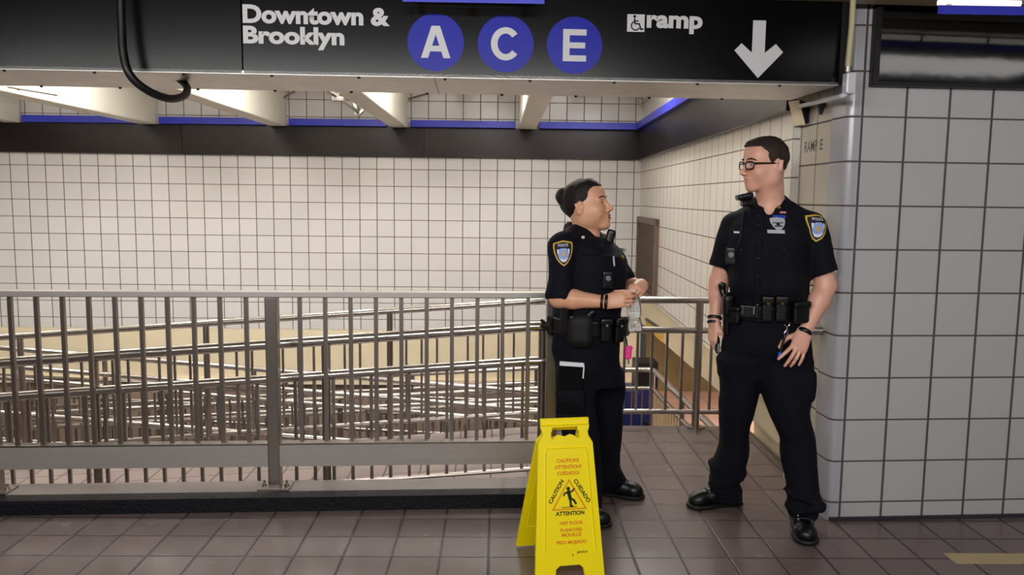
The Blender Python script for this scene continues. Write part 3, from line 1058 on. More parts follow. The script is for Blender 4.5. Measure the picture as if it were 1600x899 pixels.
# raised lip round the printed field, gripping ribs and a moulded arch at the foot
def lip(bm_, pts, r=.0035):
    add_tube(bm_, [FM @ Vector((x, -.001, z)) for x, z in pts], r, 6)
lip(bm, [(-.100, .105), (-.086, zs - .045), (-.080, zs - .028), (.080, zs - .028), (.086, zs - .045), (.108, .105)])
lip(bm, [(-.118, .085)] + [(-.118 + .236 * i / 12, .085 + .03 * math.sin(PI * i / 12)) for i in range(13)])
lip(bm, [(-.098, zt - .02 + 0) for zt in (H_,)] + [(.098, H_ - .02)], .004)
fin(bm, 'moulded_lip', M_YEL, fp, True)
bm = bmesh.new()
lipR = [(-.105, .10), (-.088, zs - .03), (.088, zs - .03), (.11, .10), (-.105, .10)]
add_tube(bm, [RMx @ Vector((x, .002, z)) for x, z in lipR], .004, 6)
fin(bm, 'moulded_lip', M_YEL, g, True)
def print_on(name, ms, m):
    me_ = join_meshes(ms)
    me_.transform(FM)
    return link(name, me_, m, fp)
def line(s, cx_, z, w_, cap, bold=.036):
    return fit_text(s, cx_ - w_ / 2, cx_ + w_ / 2, z, cap, bold, .0012)
kz = H_ / .6296
rows = [('CAUTION!', .458, .092), ('ATTENTION!', .433, .112), ('CUIDADO!', .408, .092)]
for s, z, w_ in rows:
    print_on('orange_lettering', [line(s, .006, z * kz, w_, .0145)], M_ORANGE)
for me_ in ([line(s, .011, z * kz, w_, .0135) for s, z, w_ in (('WET FLOOR', .211, .098), ('PLANCHER', .184, .092), ('MOUILL\u00c9', .165, .080), ('PISO MOJADO', .136, .124))]):
    print_on('orange_lettering', [me_], M_ORANGE)
tb, tt = .270 * kz, .392 * kz
tri = [(-.066, tb), (.078, tb), (.008, tt)]
bm = bmesh.new()
cx_ = Vector((.006, tb + .04))
o_in = []
for x, z in tri:
    d = cx_ - Vector((x, z))
    o_in.append(Vector((x, z)) + d.normalized() * .0095)
va = [bm.verts.new((x, -.0012, z)) for x, z in tri]
vb = [bm.verts.new((p_.x, -.0012, p_.y)) for p_ in o_in]
for i in range(3):
    j = (i + 1) % 3
    bm.faces.new((va[i], va[j], vb[j], vb[i]))
bm.transform(FM)
fin(bm, 'warning_triangle', M_ORANGE, fp)
# slipping figure
bm = bmesh.new()
def sk(pts, w_):
    for (x0, z0), (x1, z1) in zip(pts, pts[1:]):
        d = Vector((x1 - x0, z1 - z0)).normalized() * w_
        n_ = Vector((-d.y, d.x))
        bm.faces.new([bm.verts.new((x + .008, -.0014, z + tb)) for x, z in ((x0 - d.x * .5 + n_.x, z0 - d.y * .5 + n_.y), (x1 + d.x * .5 + n_.x, z1 + d.y * .5 + n_.y), (x1 + d.x * .5 - n_.x, z1 + d.y * .5 - n_.y), (x0 - d.x * .5 - n_.x, z0 - d.y * .5 - n_.y))])
bm.faces.new([bm.verts.new((.004 + .0075 * math.cos(a), -.0014, tb + .083 + .0075 * math.sin(a))) for a in [2 * PI * i / 14 for i in range(14)]])
sk([(-.004, .072), (.002, .048)], .007)
sk([(-.002, .068), (-.018, .066), (-.024, .056)], .0032)
sk([(.0, .067), (.012, .072), (.022, .082)], .0032)
sk([(.002, .046), (.018, .036), (.026, .022)], .0042)
sk([(.0, .046), (.004, .030), (.004, .014), (.012, .013)], .0042)
sk([(-.034, .010), (.030, .010)], .0012)
bm.transform(FM)
fin(bm, 'slipping_figure', M_INK, fp)
def slanted(s, p0, p1, cap):
    p0, p1 = Vector(p0), Vector(p1)
    L_ = (p1 - p0).length
    me_ = fit_text(s, 0, L_, 0, cap, .03, .0012)
    a = math.atan2(p1.y - p0.y, p1.x - p0.x)
    me_.transform(Matrix.Translation((p0.x, 0, p0.y)) @ Matrix.Rotation(-a, 4, 'Y'))
    return me_
for me_ in (slanted('CAUTION', (-.067, .295 * kz), (-.012, .384 * kz), .016), slanted('CUIDADO', (.026, .384 * kz), (.083, .292 * kz), .016), line('ATTENTION', .008, .248 * kz, .118, .0165, .03)):
    print_on('black_lettering', [me_], M_INK)
print_on('maker_mark', [line('janico', .052, .098 * kz, .042, .011, .01)], M_INK)
bm = bmesh.new()
bm.faces.new([bm.verts.new((x + .013, -.0013, z + .092 * kz)) for x, z in ((-.003, .003), (.001, .004), (.003, -.004), (.001, -.006))])
bm.transform(FM)
fin(bm, 'scuff_mark', M_INK, fp)

# ================================================================== DISTANCE-FIELD MODELLING
def nv(*a): return np.array(a, dtype=np.float64)


def norm(v):
    v = np.asarray(v, float)
    return v / np.linalg.norm(v)


class Frame:
    """local frame: x, y, z axes as columns, origin, scale"""
    def __init__(s, o, x, y, z, k=1.0):
        s.o, s.R, s.k = np.asarray(o, float), np.stack([norm(x), norm(y), norm(z)], 1), k
    def p(s, *a): return s.o + s.k * (s.R @ np.array(a, float))
    def d(s, *a): return s.R @ np.array(a, float)


IDF = Frame((0, 0, 0), (1, 0, 0), (0, 1, 0), (0, 0, 1))


class SDF:
    def __init__(s): s.pr = []
    def add(s, f, c, R, op='u', k=.01): s.pr.append((f, np.asarray(c, float), float(R), op, k))

    def cap(s, a, b, r1, r2=None, k=.01, op='u', flat=None, fr=None):
        r2 = r1 if r2 is None else r2
        if fr is not None:
            a, b, r1, r2 = fr.p(*a), fr.p(*b), r1 * fr.k, r2 * fr.k
            if flat is not None: flat = (fr.d(*flat[0]), flat[1])
        a, b = np.asarray(a, float), np.asarray(b, float)
        fl = None
        if flat is not None: fl = (norm(flat[0]), flat[1])
        ab = b - a
        L2 = max(ab @ ab, 1e-12)
        if fl is not None:
            n, q = fl
            ab = ab + (1 / q - 1) * (ab @ n) * n
            L2 = max(ab @ ab, 1e-12)
        def f(p):
            d = p - a
            if fl is not None:
                d = d + ((1 / fl[1] - 1) * (d @ fl[0]))[:, None] * fl[0]
            t = np.clip(d @ ab / L2, 0, 1)
            return (np.linalg.norm(d - t[:, None] * ab, axis=1) - (r1 + t * (r2 - r1))) * (1 if fl is None else max(fl[1], .5))
        s.add(f, (a + b) / 2, np.linalg.norm(b - a) / 2 + max(r1, r2), op, k)
        return s

    def chain(s, pts, rs, k=.01, **kw):
        for i in range(len(pts) - 1): s.cap(pts[i], pts[i + 1], rs[i], rs[i + 1], k, **kw)
        return s

    def ell(s, c, r, k=.01, op='u', fr=None, rot=None):
        R = np.eye(3)
        r = np.asarray(r, float)
        if rot is not None: R = np.asarray(rot, float)
        if fr is not None:
            c, r, R = fr.p(*c), r * fr.k, fr.R @ R
        c = np.asarray(c, float)
        def f(p):
            q = (p - c) @ R
            k0 = np.linalg.norm(q / r, axis=1)
            k1 = np.linalg.norm(q / (r * r), axis=1)
            return np.where(k1 > 1e-9, k0 * (k0 - 1) / np.maximum(k1, 1e-9), -r.min())
        s.add(f, c, r.max(), op, k)
        return s

    def box(s, c, h, rd=.005, k=.004, op='u', fr=None, rot=None):
        R = np.eye(3) if rot is None else np.asarray(rot, float)
        h = np.asarray(h, float)
        if fr is not None:
            c, h, R, rd = fr.p(*c), h * fr.k, fr.R @ R, rd * fr.k
        c = np.asarray(c, float)
        def f(p):
            q = np.abs((p - c) @ R) - (h - rd)
            return np.linalg.norm(np.maximum(q, 0), axis=1) + np.minimum(q.max(1), 0) - rd
        s.add(f, c, np.linalg.norm(h), op, k)
        return s

    def loft(s, rows, phi=0., k=.02, op='u', rd=.01, shift=0., zlim=None, blur=2.):
        """rows: (z, cx, cy, a, b) elliptical sections, phi turns the section about z"""
        rows = np.array(sorted([list(map(float, r)) for r in rows]))
        z = rows[:, 0]
        n = 160
        zz = np.linspace(z[0], z[-1], n)
        tab = np.stack([np.interp(zz, z, rows[:, i]) for i in range(1, 5)], 1)
        if blur:
            w_ = max(1, int(blur))
            kern = np.exp(-np.linspace(-2, 2, 4 * w_ + 1) ** 2)
            kern /= kern.sum()
            pad = np.pad(tab, ((2 * w_, 2 * w_), (0, 0)), mode='edge')
            tab = np.stack([np.convolve(pad[:, i], kern, 'valid') for i in range(4)], 1)
        c_, s_ = math.cos(phi), math.sin(phi)
        z0, z1 = (z[0], z[-1]) if zlim is None else zlim
        def f(p):
            pz = p[:, 2]
            cx_, cy_, a, b = (np.interp(pz, zz, tab[:, i]) for i in range(4))
            a, b = a + shift, b + shift
            x, y = p[:, 0] - cx_, p[:, 1] - cy_
            u_, v_ = x * c_ + y * s_, -x * s_ + y * c_
            k0 = np.sqrt((u_ / a) ** 2 + (v_ / b) ** 2)
            k1 = np.sqrt((u_ / a ** 2) ** 2 + (v_ / b ** 2) ** 2)
            d = np.where(k1 > 1e-9, k0 * (k0 - 1) / np.maximum(k1, 1e-9), -np.minimum(a, b))
            dz = np.maximum(pz - z1, z0 - pz)
            m = np.minimum(np.maximum(d + rd, dz + rd), 0) + np.sqrt(np.maximum(d + rd, 0) ** 2 + np.maximum(dz + rd, 0) ** 2)
            return m - rd
        c = [rows[:, 1].mean(), rows[:, 2].mean(), (z0 + z1) / 2]
        rad = max(np.linalg.norm([np.ptp(rows[:, 1]) / 2 + rows[:, 3].max() + shift, np.ptp(rows[:, 2]) / 2 + rows[:, 4].max() + shift]), .01)
        s.add(f, c, math.hypot(rad, (z1 - z0) / 2), op, k)
        return s

    def plane(s, o, n, op='s', k=.004):
        """cut away the side the normal points to"""
        o, n = np.asarray(o, float), norm(n)
        s.add(lambda p: -((p - o) @ n), o, 99., op, k)
        return s

    def folds(s, amp, seeds, scale=38., stretch=(1, 1, .35)):
        """cloth folds: sums of skewed sines added to the field"""
        rg = np.random.RandomState(seeds)
        D = rg.normal(size=(7, 3)) * np.array(stretch)[::-1]
        D = D / np.linalg.norm(D, axis=1)[:, None] * scale * (.5 + rg.rand(7))[:, None]
        ph = rg.rand(7) * 6.28
        def f(p):
            q = p @ D.T + ph
            return amp * (np.abs(np.sin(q)) ** 1.5 * np.sign(np.sin(q))).sum(1) / 2.6
        s.add(f, (0, 0, 0), 99., '+', 0)
        return s

    def ev(s, p, prims=None):
        d = np.full(len(p), 9.)
        for f, c, R, op, k in (s.pr if prims is None else prims):
            e = f(p)
            if op == '+':
                d = d + e
                continue
            if op == 's':
                e = -e
                h = np.clip(.5 + .5 * (e - d) / max(k, 1e-6), 0, 1)
                d = d + (e - d) * h + max(k, 1e-6) * h * (1 - h)
            elif op == 'i':
                h = np.clip(.5 + .5 * (e - d) / max(k, 1e-6), 0, 1)
                d = d + (e - d) * h + max(k, 1e-6) * h * (1 - h)
            else:
                h = np.clip(.5 + .5 * (d - e) / max(k, 1e-6), 0, 1)
                d = d + (e - d) * h - max(k, 1e-6) * h * (1 - h)
        return d

    def pick(s, c, r):
        out = []
        for q in s.pr:
            if q[2] > 50 or np.linalg.norm(c - q[1]) < q[2] + r + q[4] + .012: out.append(q)
        return out

    def mesh(s, name, step=.005, smooth=1):
        lo = np.min([c - R - .02 for f, c, R, op, k in s.pr if op == 'u'], 0)
        hi = np.max([c + R + .02 for f, c, R, op, k in s.pr if op == 'u'], 0)
        B = 8
        bs = B * step
        nb = np.ceil((hi - lo) / bs).astype(int)
        N = nb * B + 2
        ii = np.stack(np.meshgrid(*[np.arange(n) for n in nb], indexing='ij'), -1).reshape(-1, 3)
        cen = lo + (ii + .5) * bs
        hd = bs * .866
        # coarse pass in super blocks
        keep = np.zeros(len(ii), bool)
        order = np.arange(len(ii))
        sb = ii // 4
        key = (sb[:, 0] * 1000 + sb[:, 1]) * 1000 + sb[:, 2]
        for kk in np.unique(key):
            sel = order[key == kk]
            c = cen[sel].mean(0)
            r = np.linalg.norm(cen[sel] - c, axis=1).max() + hd
            pr = s.pick(c, r)
            if not any(q[3] == 'u' for q in pr): continue
            d = s.ev(cen[sel], pr)
            keep[sel] = np.abs(d) < hd * 1.45 + .004
        g1 = np.arange(B + 1)
        off = np.stack(np.meshgrid(g1, g1, g1, indexing='ij'), -1).reshape(-1, 3)
        K, V, Q = [], [], []
        C8 = np.array([(x, y, z) for x in (0, 1) for y in (0, 1) for z in (0, 1)])
        ED = [(a, b) for a in range(8) for b in range(a + 1, 8) if np.abs(C8[a] - C8[b]).sum() == 1]
        N = N.astype(np.int64)
        def kid(i): return (i[..., 0] * N[1] + i[..., 1]) * N[2] + i[..., 2]
        for b in np.nonzero(keep)[0]:
            base = ii[b] * B
            pr = s.pick(cen[b], hd)
            if not any(q[3] == 'u' for q in pr): continue
            D = s.ev(lo + (base + off) * step, pr).reshape(B + 1, B + 1, B + 1)
            if (D > 0).all() or (D < 0).all(): continue
            S = D < 0
            cs = np.stack([D[x:x + B, y:y + B, z:z + B] for x, y, z in C8], -1)
            ss = cs < 0
            act = np.argwhere(ss.any(-1) & ~ss.all(-1))
            if len(act) == 0: continue
            dv = cs[act[:, 0], act[:, 1], act[:, 2]]
            acc = np.zeros((len(act), 3))
            cnt = np.zeros(len(act))
            for a, e in ED:
                da, de = dv[:, a], dv[:, e]
                m = (da < 0) != (de < 0)
                t = np.where(m, da / np.where(m, da - de, 1), 0)
                acc += np.where(m[:, None], C8[a] + t[:, None] * (C8[e] - C8[a]), 0)
                cnt += m
            V.append(lo + (base + act + acc / cnt[:, None]) * step)
            K.append(kid(base + act))
            for ax in range(3):
                sl0 = [slice(0, B)] * 3
                sl1 = [slice(0, B)] * 3
                sl1[ax] = slice(1, B + 1)
                A, E_ = S[tuple(sl0)], S[tuple(sl1)]
                cr_ = np.argwhere(A != E_)
                if len(cr_) == 0: continue
                fl = A[cr_[:, 0], cr_[:, 1], cr_[:, 2]]
                gidx = base + cr_
                u1, u2 = (ax + 1) % 3, (ax + 2) % 3
                quad = []
                for du, dw in ((0, 0), (1, 0), (1, 1), (0, 1)):
                    j = gidx.copy()
                    j[:, u1] -= du
                    j[:, u2] -= dw
                    quad.append(kid(j))
                quad = np.stack(quad, 1)
                quad[~fl] = quad[~fl][:, ::-1]
                Q.append(quad)
        K, V, Q = np.concatenate(K), np.concatenate(V), np.concatenate(Q)
        ks, idx = np.unique(K, return_index=True)
        V = V[idx]
        pos = np.clip(np.searchsorted(ks, Q), 0, len(ks) - 1)
        ok = (ks[pos] == Q).all(1)
        F = pos[ok]
        for _ in range(smooth):
            e = np.concatenate([F[:, [0, 1]], F[:, [1, 2]], F[:, [2, 3]], F[:, [3, 0]]])
            acc = np.zeros_like(V)
            cnt = np.zeros(len(V))
            for x, y in ((0, 1), (1, 0)):
                for a in range(3): acc[:, a] += np.bincount(e[:, x], V[e[:, y], a], len(V))
                cnt += np.bincount(e[:, x], minlength=len(V))
            V = V * .5 + .5 * acc / np.maximum(cnt, 1)[:, None]
        me = bpy.data.meshes.new(name)
        me.vertices.add(len(V))
        me.vertices.foreach_set('co', V.ravel())
        me.loops.add(len(F) * 4)
        me.loops.foreach_set('vertex_index', F.ravel())
        me.polygons.add(len(F))
        me.polygons.foreach_set('loop_start', np.arange(len(F)) * 4)
        me.polygons.foreach_set('loop_total', np.full(len(F), 4))
        me.polygons.foreach_set('use_smooth', np.ones(len(F), bool))
        me.update()
        me.validate()
        return me

    def obj(s, name, m, parent, step=.005, smooth=1):
        return link(name, s.mesh(name, step, smooth), m, parent)

    def hit(s, p, d, n=60):
        p, d = np.asarray(p, float), norm(d)
        t, best, bt_ = 0., 9., 0.
        for _ in range(n):
            e = s.ev((p + t * d)[None])[0]
            if e < best: best, bt_ = e, t
            if e < .0004 or t > 1.5: break
            t += min(e, .2) * .8
        return p + bt_ * d

    def hits(s, pts, d, n=50):
        pts, d = np.array(pts, float), norm(d)
        t = np.zeros(len(pts))
        for _ in range(n):
            t += np.clip(s.ev(pts + t[:, None] * d), -.02, .05) * .8
        bad = np.abs(s.ev(pts + t[:, None] * d)) > .006
        if bad.any() and not bad.all(): t[bad] = np.median(t[~bad]) + .004
        return pts + t[:, None] * d


def drape(me_or_polys, sdf, C, n, upv, lift=.0012, m=None, name='decal', parent=None, rings=8):
    """lay star-shaped polygons (or a text mesh) in the s/t plane onto a surface: C centre in front of it, n outward normal"""
    n = norm(n)
    x = norm(np.cross(np.asarray(upv, float), n))
    z = np.cross(n, x)
    if isinstance(me_or_polys, bpy.types.Mesh):
        me = me_or_polys
        co = np.array([v.co for v in me.vertices])
        st = co[:, [0, 2]]
    else:
        vs_, fs = [], []
        for poly in me_or_polys:
            pl = []
            for a, b in zip(poly, poly[1:] + poly[:1]):
                for k in range(4): pl.append((a[0] + (b[0] - a[0]) * k / 4, a[1] + (b[1] - a[1]) * k / 4))
            c = np.mean(pl, 0)
            o_ = len(vs_)
            vs_.append(tuple(c))
            for r in range(1, rings + 1):
                for q in pl: vs_.append(tuple(c + (np.array(q) - c) * r / rings))
            m_ = len(pl)
            for i in range(m_):
                j = (i + 1) % m_
                fs.append((o_, o_ + 1 + i, o_ + 1 + j))
                for r in range(rings - 1):
                    a = o_ + 1 + r * m_
                    fs.append((a + i, a + m_ + i, a + m_ + j, a + j))
        me = bpy.data.meshes.new(name)
        me.from_pydata([(0, 0, 0)] * len(vs_), [], fs)
        st = np.array(vs_)
    pts = np.asarray(C, float) + st[:, :1] * x + st[:, 1:] * z
    h = sdf.hits(pts + n * .03, -n) + n * lift
    me.vertices.foreach_set('co', h.ravel())
    me.update()
    return link(name, me, m, parent)


# ------------------------------------------------------------------ body materials
def skin_mat(name, col, col2):
    m, nt, b = new_mat(name)
    N, L = nt.nodes, nt.links
    tc = N.new('ShaderNodeTexCoord')
    n = N.new('ShaderNodeTexNoise')
    n.inputs['Scale'].default_value = 22
    n.inputs['Detail'].default_value = 5
    L.new(tc.outputs['Object'], n.inputs['Vector'])
    mx = N.new('ShaderNodeMix')
    mx.data_type = 'RGBA'
    mx.inputs['A'].default_value, mx.inputs['B'].default_value = col, col2
    L.new(n.outputs['Fac'], mx.inputs['Factor'])
    L.new(mx.outputs['Result'], b.inputs['Base Color'])
    b.inputs['Roughness'].default_value = .42
    b.inputs['Subsurface Weight'].default_value = .12
    b.inputs['Subsurface Radius'].default_value = (.012, .004, .002)
    b.inputs['Subsurface Scale'].default_value = .6
    return m


M_SKINM = skin_mat('fair_skin', rgb(236, 184, 160), rgb(222, 158, 134))
M_SKINF = skin_mat('olive_skin', rgb(234, 180, 146), rgb(216, 154, 120))
M_LIP = mat('lip_skin', rgb(176, 98, 86), .4)
M_HAIRM = mat('short_brown_hair', rgb(50, 39, 34), .6, 0, .6, 160, .5, 220, stretch=(1, 1, .3), spec=.3)
M_HAIRF = mat('dark_brown_hair', rgb(26, 18, 16), .5, 0, .6, 120, .4, 160, stretch=(.3, 1, 1), spec=.3)
M_NAVY = mat('navy_uniform_cloth', rgb(10, 11, 22), .82, 0, .15, 120, .08, 400, spec=.25)
M_NAVYT = mat('navy_trouser_cloth', rgb(9, 10, 20), .85, 0, .15, 120, .08, 400, spec=.25)
M_VESTM = mat('navy_vest_cloth', rgb(9, 10, 19), .8, 0, .12, 90, .1, 300, spec=.25)
M_LEATHER = mat('black_leather', rgb(6, 6, 7), .34, 0, 0, 10, .12, 120)
M_NYLON = mat('black_nylon', rgb(7, 7, 9), .65, 0, 0, 10, .15, 300)
M_PLASTIC = mat('black_plastic', rgb(14, 14, 16), .3)
M_LACE = mat('dark_grey_lace', rgb(46, 46, 50), .6)
M_SOLE = mat('black_rubber_sole', rgb(12, 12, 12), .6)
M_SILVER = mat('silver_badge', rgb(206, 208, 214), .3, .25)
M_WHITEE = mat('eye_white', rgb(214, 204, 196), .45)
M_IRIS = mat('dark_iris', rgb(38, 25, 19), .35)
M_GOLD = mat('gold_thread', rgb(214, 176, 62), .5)
M_PBLUE = mat('patch_light_blue', rgb(150, 172, 226), .6)
M_PWHITE = mat('patch_white', rgb(232, 232, 236), .6)
M_PDARK = mat('patch_navy', rgb(18, 20, 40), .7)
M_RIBBON = mat('blue_ribbon', rgb(40, 62, 178), .5)
M_RED = mat('red_white_ribbon', rgb(222, 150, 150), .5)
M_GREY = mat('grey_plastic', rgb(120, 124, 128), .4)
M_PINK = mat('pink_plastic', rgb(250, 70, 150), .4)
M_BRBLUE = mat('bright_blue_plastic', rgb(20, 110, 235), .4)
M_PAPER = mat('white_paper', rgb(226, 228, 232), .6)
M_LENS = mat('spectacle_lens', rgb(235, 240, 245), .05)
M_LENS.node_tree.nodes['Principled BSDF'].inputs['Alpha'].default_value = .16


def shield(w_, h_):
    return [(0, h_), (w_ * .45, h_ * .93), (w_ * .95, h_ * .86), (w_, h_ * .55), (w_ * .93, h_ * .1), (w_ * .7, -h_ * .42), (w_ * .38, -h_ * .78), (0, -h_),
            (-w_ * .38, -h_ * .78), (-w_ * .7, -h_ * .42), (-w_ * .93, h_ * .1), (-w_, h_ * .55), (-w_ * .95, h_ * .86), (-w_ * .45, h_ * .93)]


def police_patch(sdf, C, n, upv, w_, h_, parent):
    root = drape([shield(w_, h_)], sdf, C, n, upv, .0014, M_GOLD, 'shoulder_patch', parent)
    root['label'] = 'gold-edged shield patch reading POLICE'
    def sub(name, polys, m, lift): drape(polys, sdf, C, n, upv, lift, m, name, root, 4)
    sub('patch_field', [shield(w_ * .86, h_ * .88)], M_PDARK, .002)
    mv = lambda pl, dx, dz: [(x * w_ + dx * w_, z * h_ + dz * h_) for x, z in pl]
    sub('patch_motif', [mv([(-.62, .12), (-.3, .42), (.3, .42), (.62, .12), (.5, -.3), (.2, -.62), (-.2, -.62), (-.5, -.3)], 0, -.05)], M_PBLUE, .0026)
    sub('patch_motif', [mv([(-.64, .30), (-.45, .34), (-.5, -.1), (-.62, .02)], 0, 0), mv([(.64, .30), (.62, .02), (.5, -.1), (.45, .34)], 0, 0),
                        mv([(-.5, -.32), (-.25, -.58), (0, -.68), (.25, -.58), (.5, -.32), (.2, -.46), (-.2, -.46)], 0, -.02)], M_PWHITE, .003)
    sub('patch_motif', [mv([(.22 * math.cos(a), .17 * math.sin(a)) for a in [2 * PI * i / 10 for i in range(10)]], 0, -.08)], M_GOLD, .0034)
    sub('patch_motif', [mv([(.1 * math.cos(a), .08 * math.sin(a)) for a in [2 * PI * i / 8 for i in range(8)]], 0, -.08)], M_RED, .0038)
    me_ = fit_text('POLICE', -.5 * w_, .5 * w_, .52 * h_, .2 * h_, .01)
    drape(me_, sdf, C, n, upv, .0034, M_PWHITE, 'patch_lettering', root)
    return root


def silver_badge(sdf, C, n, upv, w_, h_, parent):
    root = drape([shield(w_, h_)], sdf, C, n, upv, .006, M_SILVER, 'badge', parent)
    mv = lambda pl, dx, dz: [(x * w_ + dx * w_, z * h_ + dz * h_) for x, z in pl]
    drape([mv([(-.7, .25), (.7, .25), (.7, .12), (-.7, .12)], 0, 0), mv([(-.6, -.25), (.6, -.25), (.5, -.42), (-.5, -.42)], 0, 0), mv([(.3 * math.cos(a), .18 * math.sin(a)) for a in [2 * PI * i / 10 for i in range(10)]], 0, -.06)], sdf, C, n, upv, .0075, M_PDARK, 'badge_detail', root, 3)
    return root


# ------------------------------------------------------------------ head, hand, shoe builders
def head(S, fr, fem=False):
    E, C = S.ell, S.cap
    E((-.014, 0, .026), (.098, .076, .088), .02, fr=fr)
    E((.028, 0, .0), (.056, .060, .085), .03, fr=fr)
    E((.040, 0, .05), (.042, .056, .045), .03, fr=fr)
    jw, cr_ = (.044, .019) if fem else (.051, .023)
    for sy in (-1, 1):
        C((-.012, sy * jw, -.062), (.055, sy * .018, -.100), .024, .017, .03, fr=fr)
        C((-.014, sy * .058, -.02), (-.010, sy * jw, -.062), .022, .024, .03, fr=fr)
        E((.050, sy * .041, -.034), (.030, .024, .026) if not fem else (.030, .027, .034), .025 if not fem else .04, fr=fr)
        C((.081, sy * .016, .017), (.070, sy * .045, .016), .0095 if not fem else .007, .008, .012, fr=fr)
    for sy in (-1, 1):
        E((.018, sy * .043, -.048), (.042, .022, .038), .035, fr=fr)
    E((.066, 0, -.104), (.021, .022, .018), .02, fr=fr)
    E((.056, 0, -.066), (.035, .034, .034), .025, fr=fr)
    for sy in (-1, 1):
        S.ell((.097, sy * .031, -.003), (.019, .017, .013), .012, 's', fr=fr)
        C((.0785, sy * .021, .0085), (.0735, sy * .043, .0070), .0055, .0055, .005, fr=fr)
        C((.0775, sy * .022, -.0135), (.0735, sy * .042, -.0125), .005, .005, .005, fr=fr)
    n0 = .112 if not fem else .106
    C((.086, 0, .010), (n0 - .004, 0, -.032), .0075, .0095, .012, fr=fr)
    E((n0 + .001, 0, -.037), (.0115, .0115, .0105), .010, fr=fr)
    for sy in (-1, 1):
        E((n0 - .012, sy * .013, -.042), (.0105, .0075, .0085), .007, fr=fr)
        E((n0 - .008, sy * .0075, -.0505), (.005, .0035, .005), .004, 's', fr=fr)
    lx = 0 if fem else -.0035
    C((.088 + lx, -.015, -.065), (.0935 + lx, 0, -.0630), .0055, .0062, .006, fr=fr)
    C((.088 + lx, .015, -.065), (.0935 + lx, 0, -.0630), .0055, .0062, .006, fr=fr)
    C((.086 + lx, -.014, -.0765), (.0915 + lx, 0, -.0770), .006, .0068, .006, fr=fr)
    C((.086 + lx, .014, -.0765), (.0915 + lx, 0, -.0770), .006, .0068, .006, fr=fr)
    C((.1005 + lx, -.02, -.0702), (.1005 + lx, .02, -.0702), .0030 if not fem else .0048, None, .003, 's', fr=fr)
    for sy in (-1, 1):
        ex = -.012 if fem else -.024
        rot = np.array([[math.cos(.25), 0, math.sin(.25)], [0, 1, 0], [-math.sin(.25), 0, math.cos(.25)]])
        E((ex, sy * .0805, -.008), (.0195, .0125, .033), .004, fr=fr, rot=rot)
        E((ex + .006, sy * .0935, -.003), (.0105, .0085, .021), .004, 's', fr=fr, rot=rot)
        C((ex - .012, sy * .0885, .012), (ex - .004, sy * .0870, -.026), .006, .006, .004, fr=fr)


def eyes(parent, fr, gaze=0.0):
    for sy in (-1, 1):
        c = fr.p(.0715, sy * .031, -.0026)
        r = .0125 * fr.k
        ball = lathe('eye', [(r * math.sin(PI * i / 12) + 1e-5, -r * math.cos(PI * i / 12)) for i in range(13)], M_WHITEE, parent, Matrix.Translation(c), 16)
        d = norm(fr.d(1, gaze, .0))
        q = Vector(d).to_track_quat('Z', 'Y').to_matrix().to_4x4()
        lathe('iris', [(.0058 * fr.k, r * .88), (.0052 * fr.k, r * .99), (.001, r * 1.02)], M_IRIS, ball, Matrix.Translation(c) @ q, 14)


def brow(parent, fr, m, fem=False):
    for sy in (-1, 1):
        pts = [fr.p(*p) for p in ((.0925, sy * .012, .019), (.0905, sy * .026, .0245), (.083, sy * .042, .023), (.072, sy * .054, .016))]
        tube('eyebrow', spline(pts, 4), .003, m, parent, 6, [(.0036, .004, .0034, .002)[min(3, i // 4)] * (1 if not fem else .75) for i in range(13)])


def hand(S, Wr, F, N, side, fingers, thumb, k=1.0, spread=(.14, .03, -.06, -.16), kb=.006):
    """Wr wrist, F towards the knuckles, N back of the hand, side = direction of the thumb side"""
    F, N = norm(F), norm(N)
    N = norm(N - F * (N @ F))
    X = np.cross(F, N)
    if X @ np.asarray(side) < 0: X = -X
    fr = Frame(Wr, F, X, N, k)
    bases = [(.088, .028, .002), (.092, .009, .004), (.088, -.011, .002), (.080, -.029, -.002)]
    lens = [(.042, .026, .021), (.046, .030, .022), (.042, .028, .021), (.033, .021, .019)]
    rad = [(.0098, .0088, .0080, .0068), (.0100, .0090, .0081, .0069), (.0094, .0086, .0077, .0066), (.0084, .0076, .0068, .006)]
    for i, b in enumerate(bases):
        S.cap((.0, b[1] * .62, 0), b, .0165, .0122, .014, flat=((0, 0, 1), .85), fr=fr)
    S.cap((.01, .016, -.006), (.05, .026, -.008), .016, .014, .012, fr=fr)
    S.cap((.01, -.016, -.006), (.055, -.024, -.006), .015, .012, .012, fr=fr)
    tips = []
    for i, b in enumerate(bases):
        a = 0.
        p = np.array(b, float)
        for j in range(3):
            a += math.radians(fingers[i][j])
            d = np.array([math.cos(a) * math.cos(spread[i]), math.cos(a) * math.sin(spread[i]) if a < 1.6 else 0, -math.sin(a)])
            q = p + d * lens[i][j]
            S.cap(p, q, rad[i][j], rad[i][j + 1], .0025 if j else kb, fr=fr)
            p = q
        tips.append(fr.p(*p))
    # thumb leaves the side of the palm near its base
    p = np.array((.022, .024, -.006))
    r = (.0135, .0112, .0102, .0085)
    for j, d in enumerate(thumb):
        d = norm(d)
        q = p + d * (.042, .034, .028)[j]
        S.cap(p, q, r[j], r[j + 1], .003 if j else .01, fr=fr)
        p = q
    tips.append(fr.p(*p))
    return fr, tips


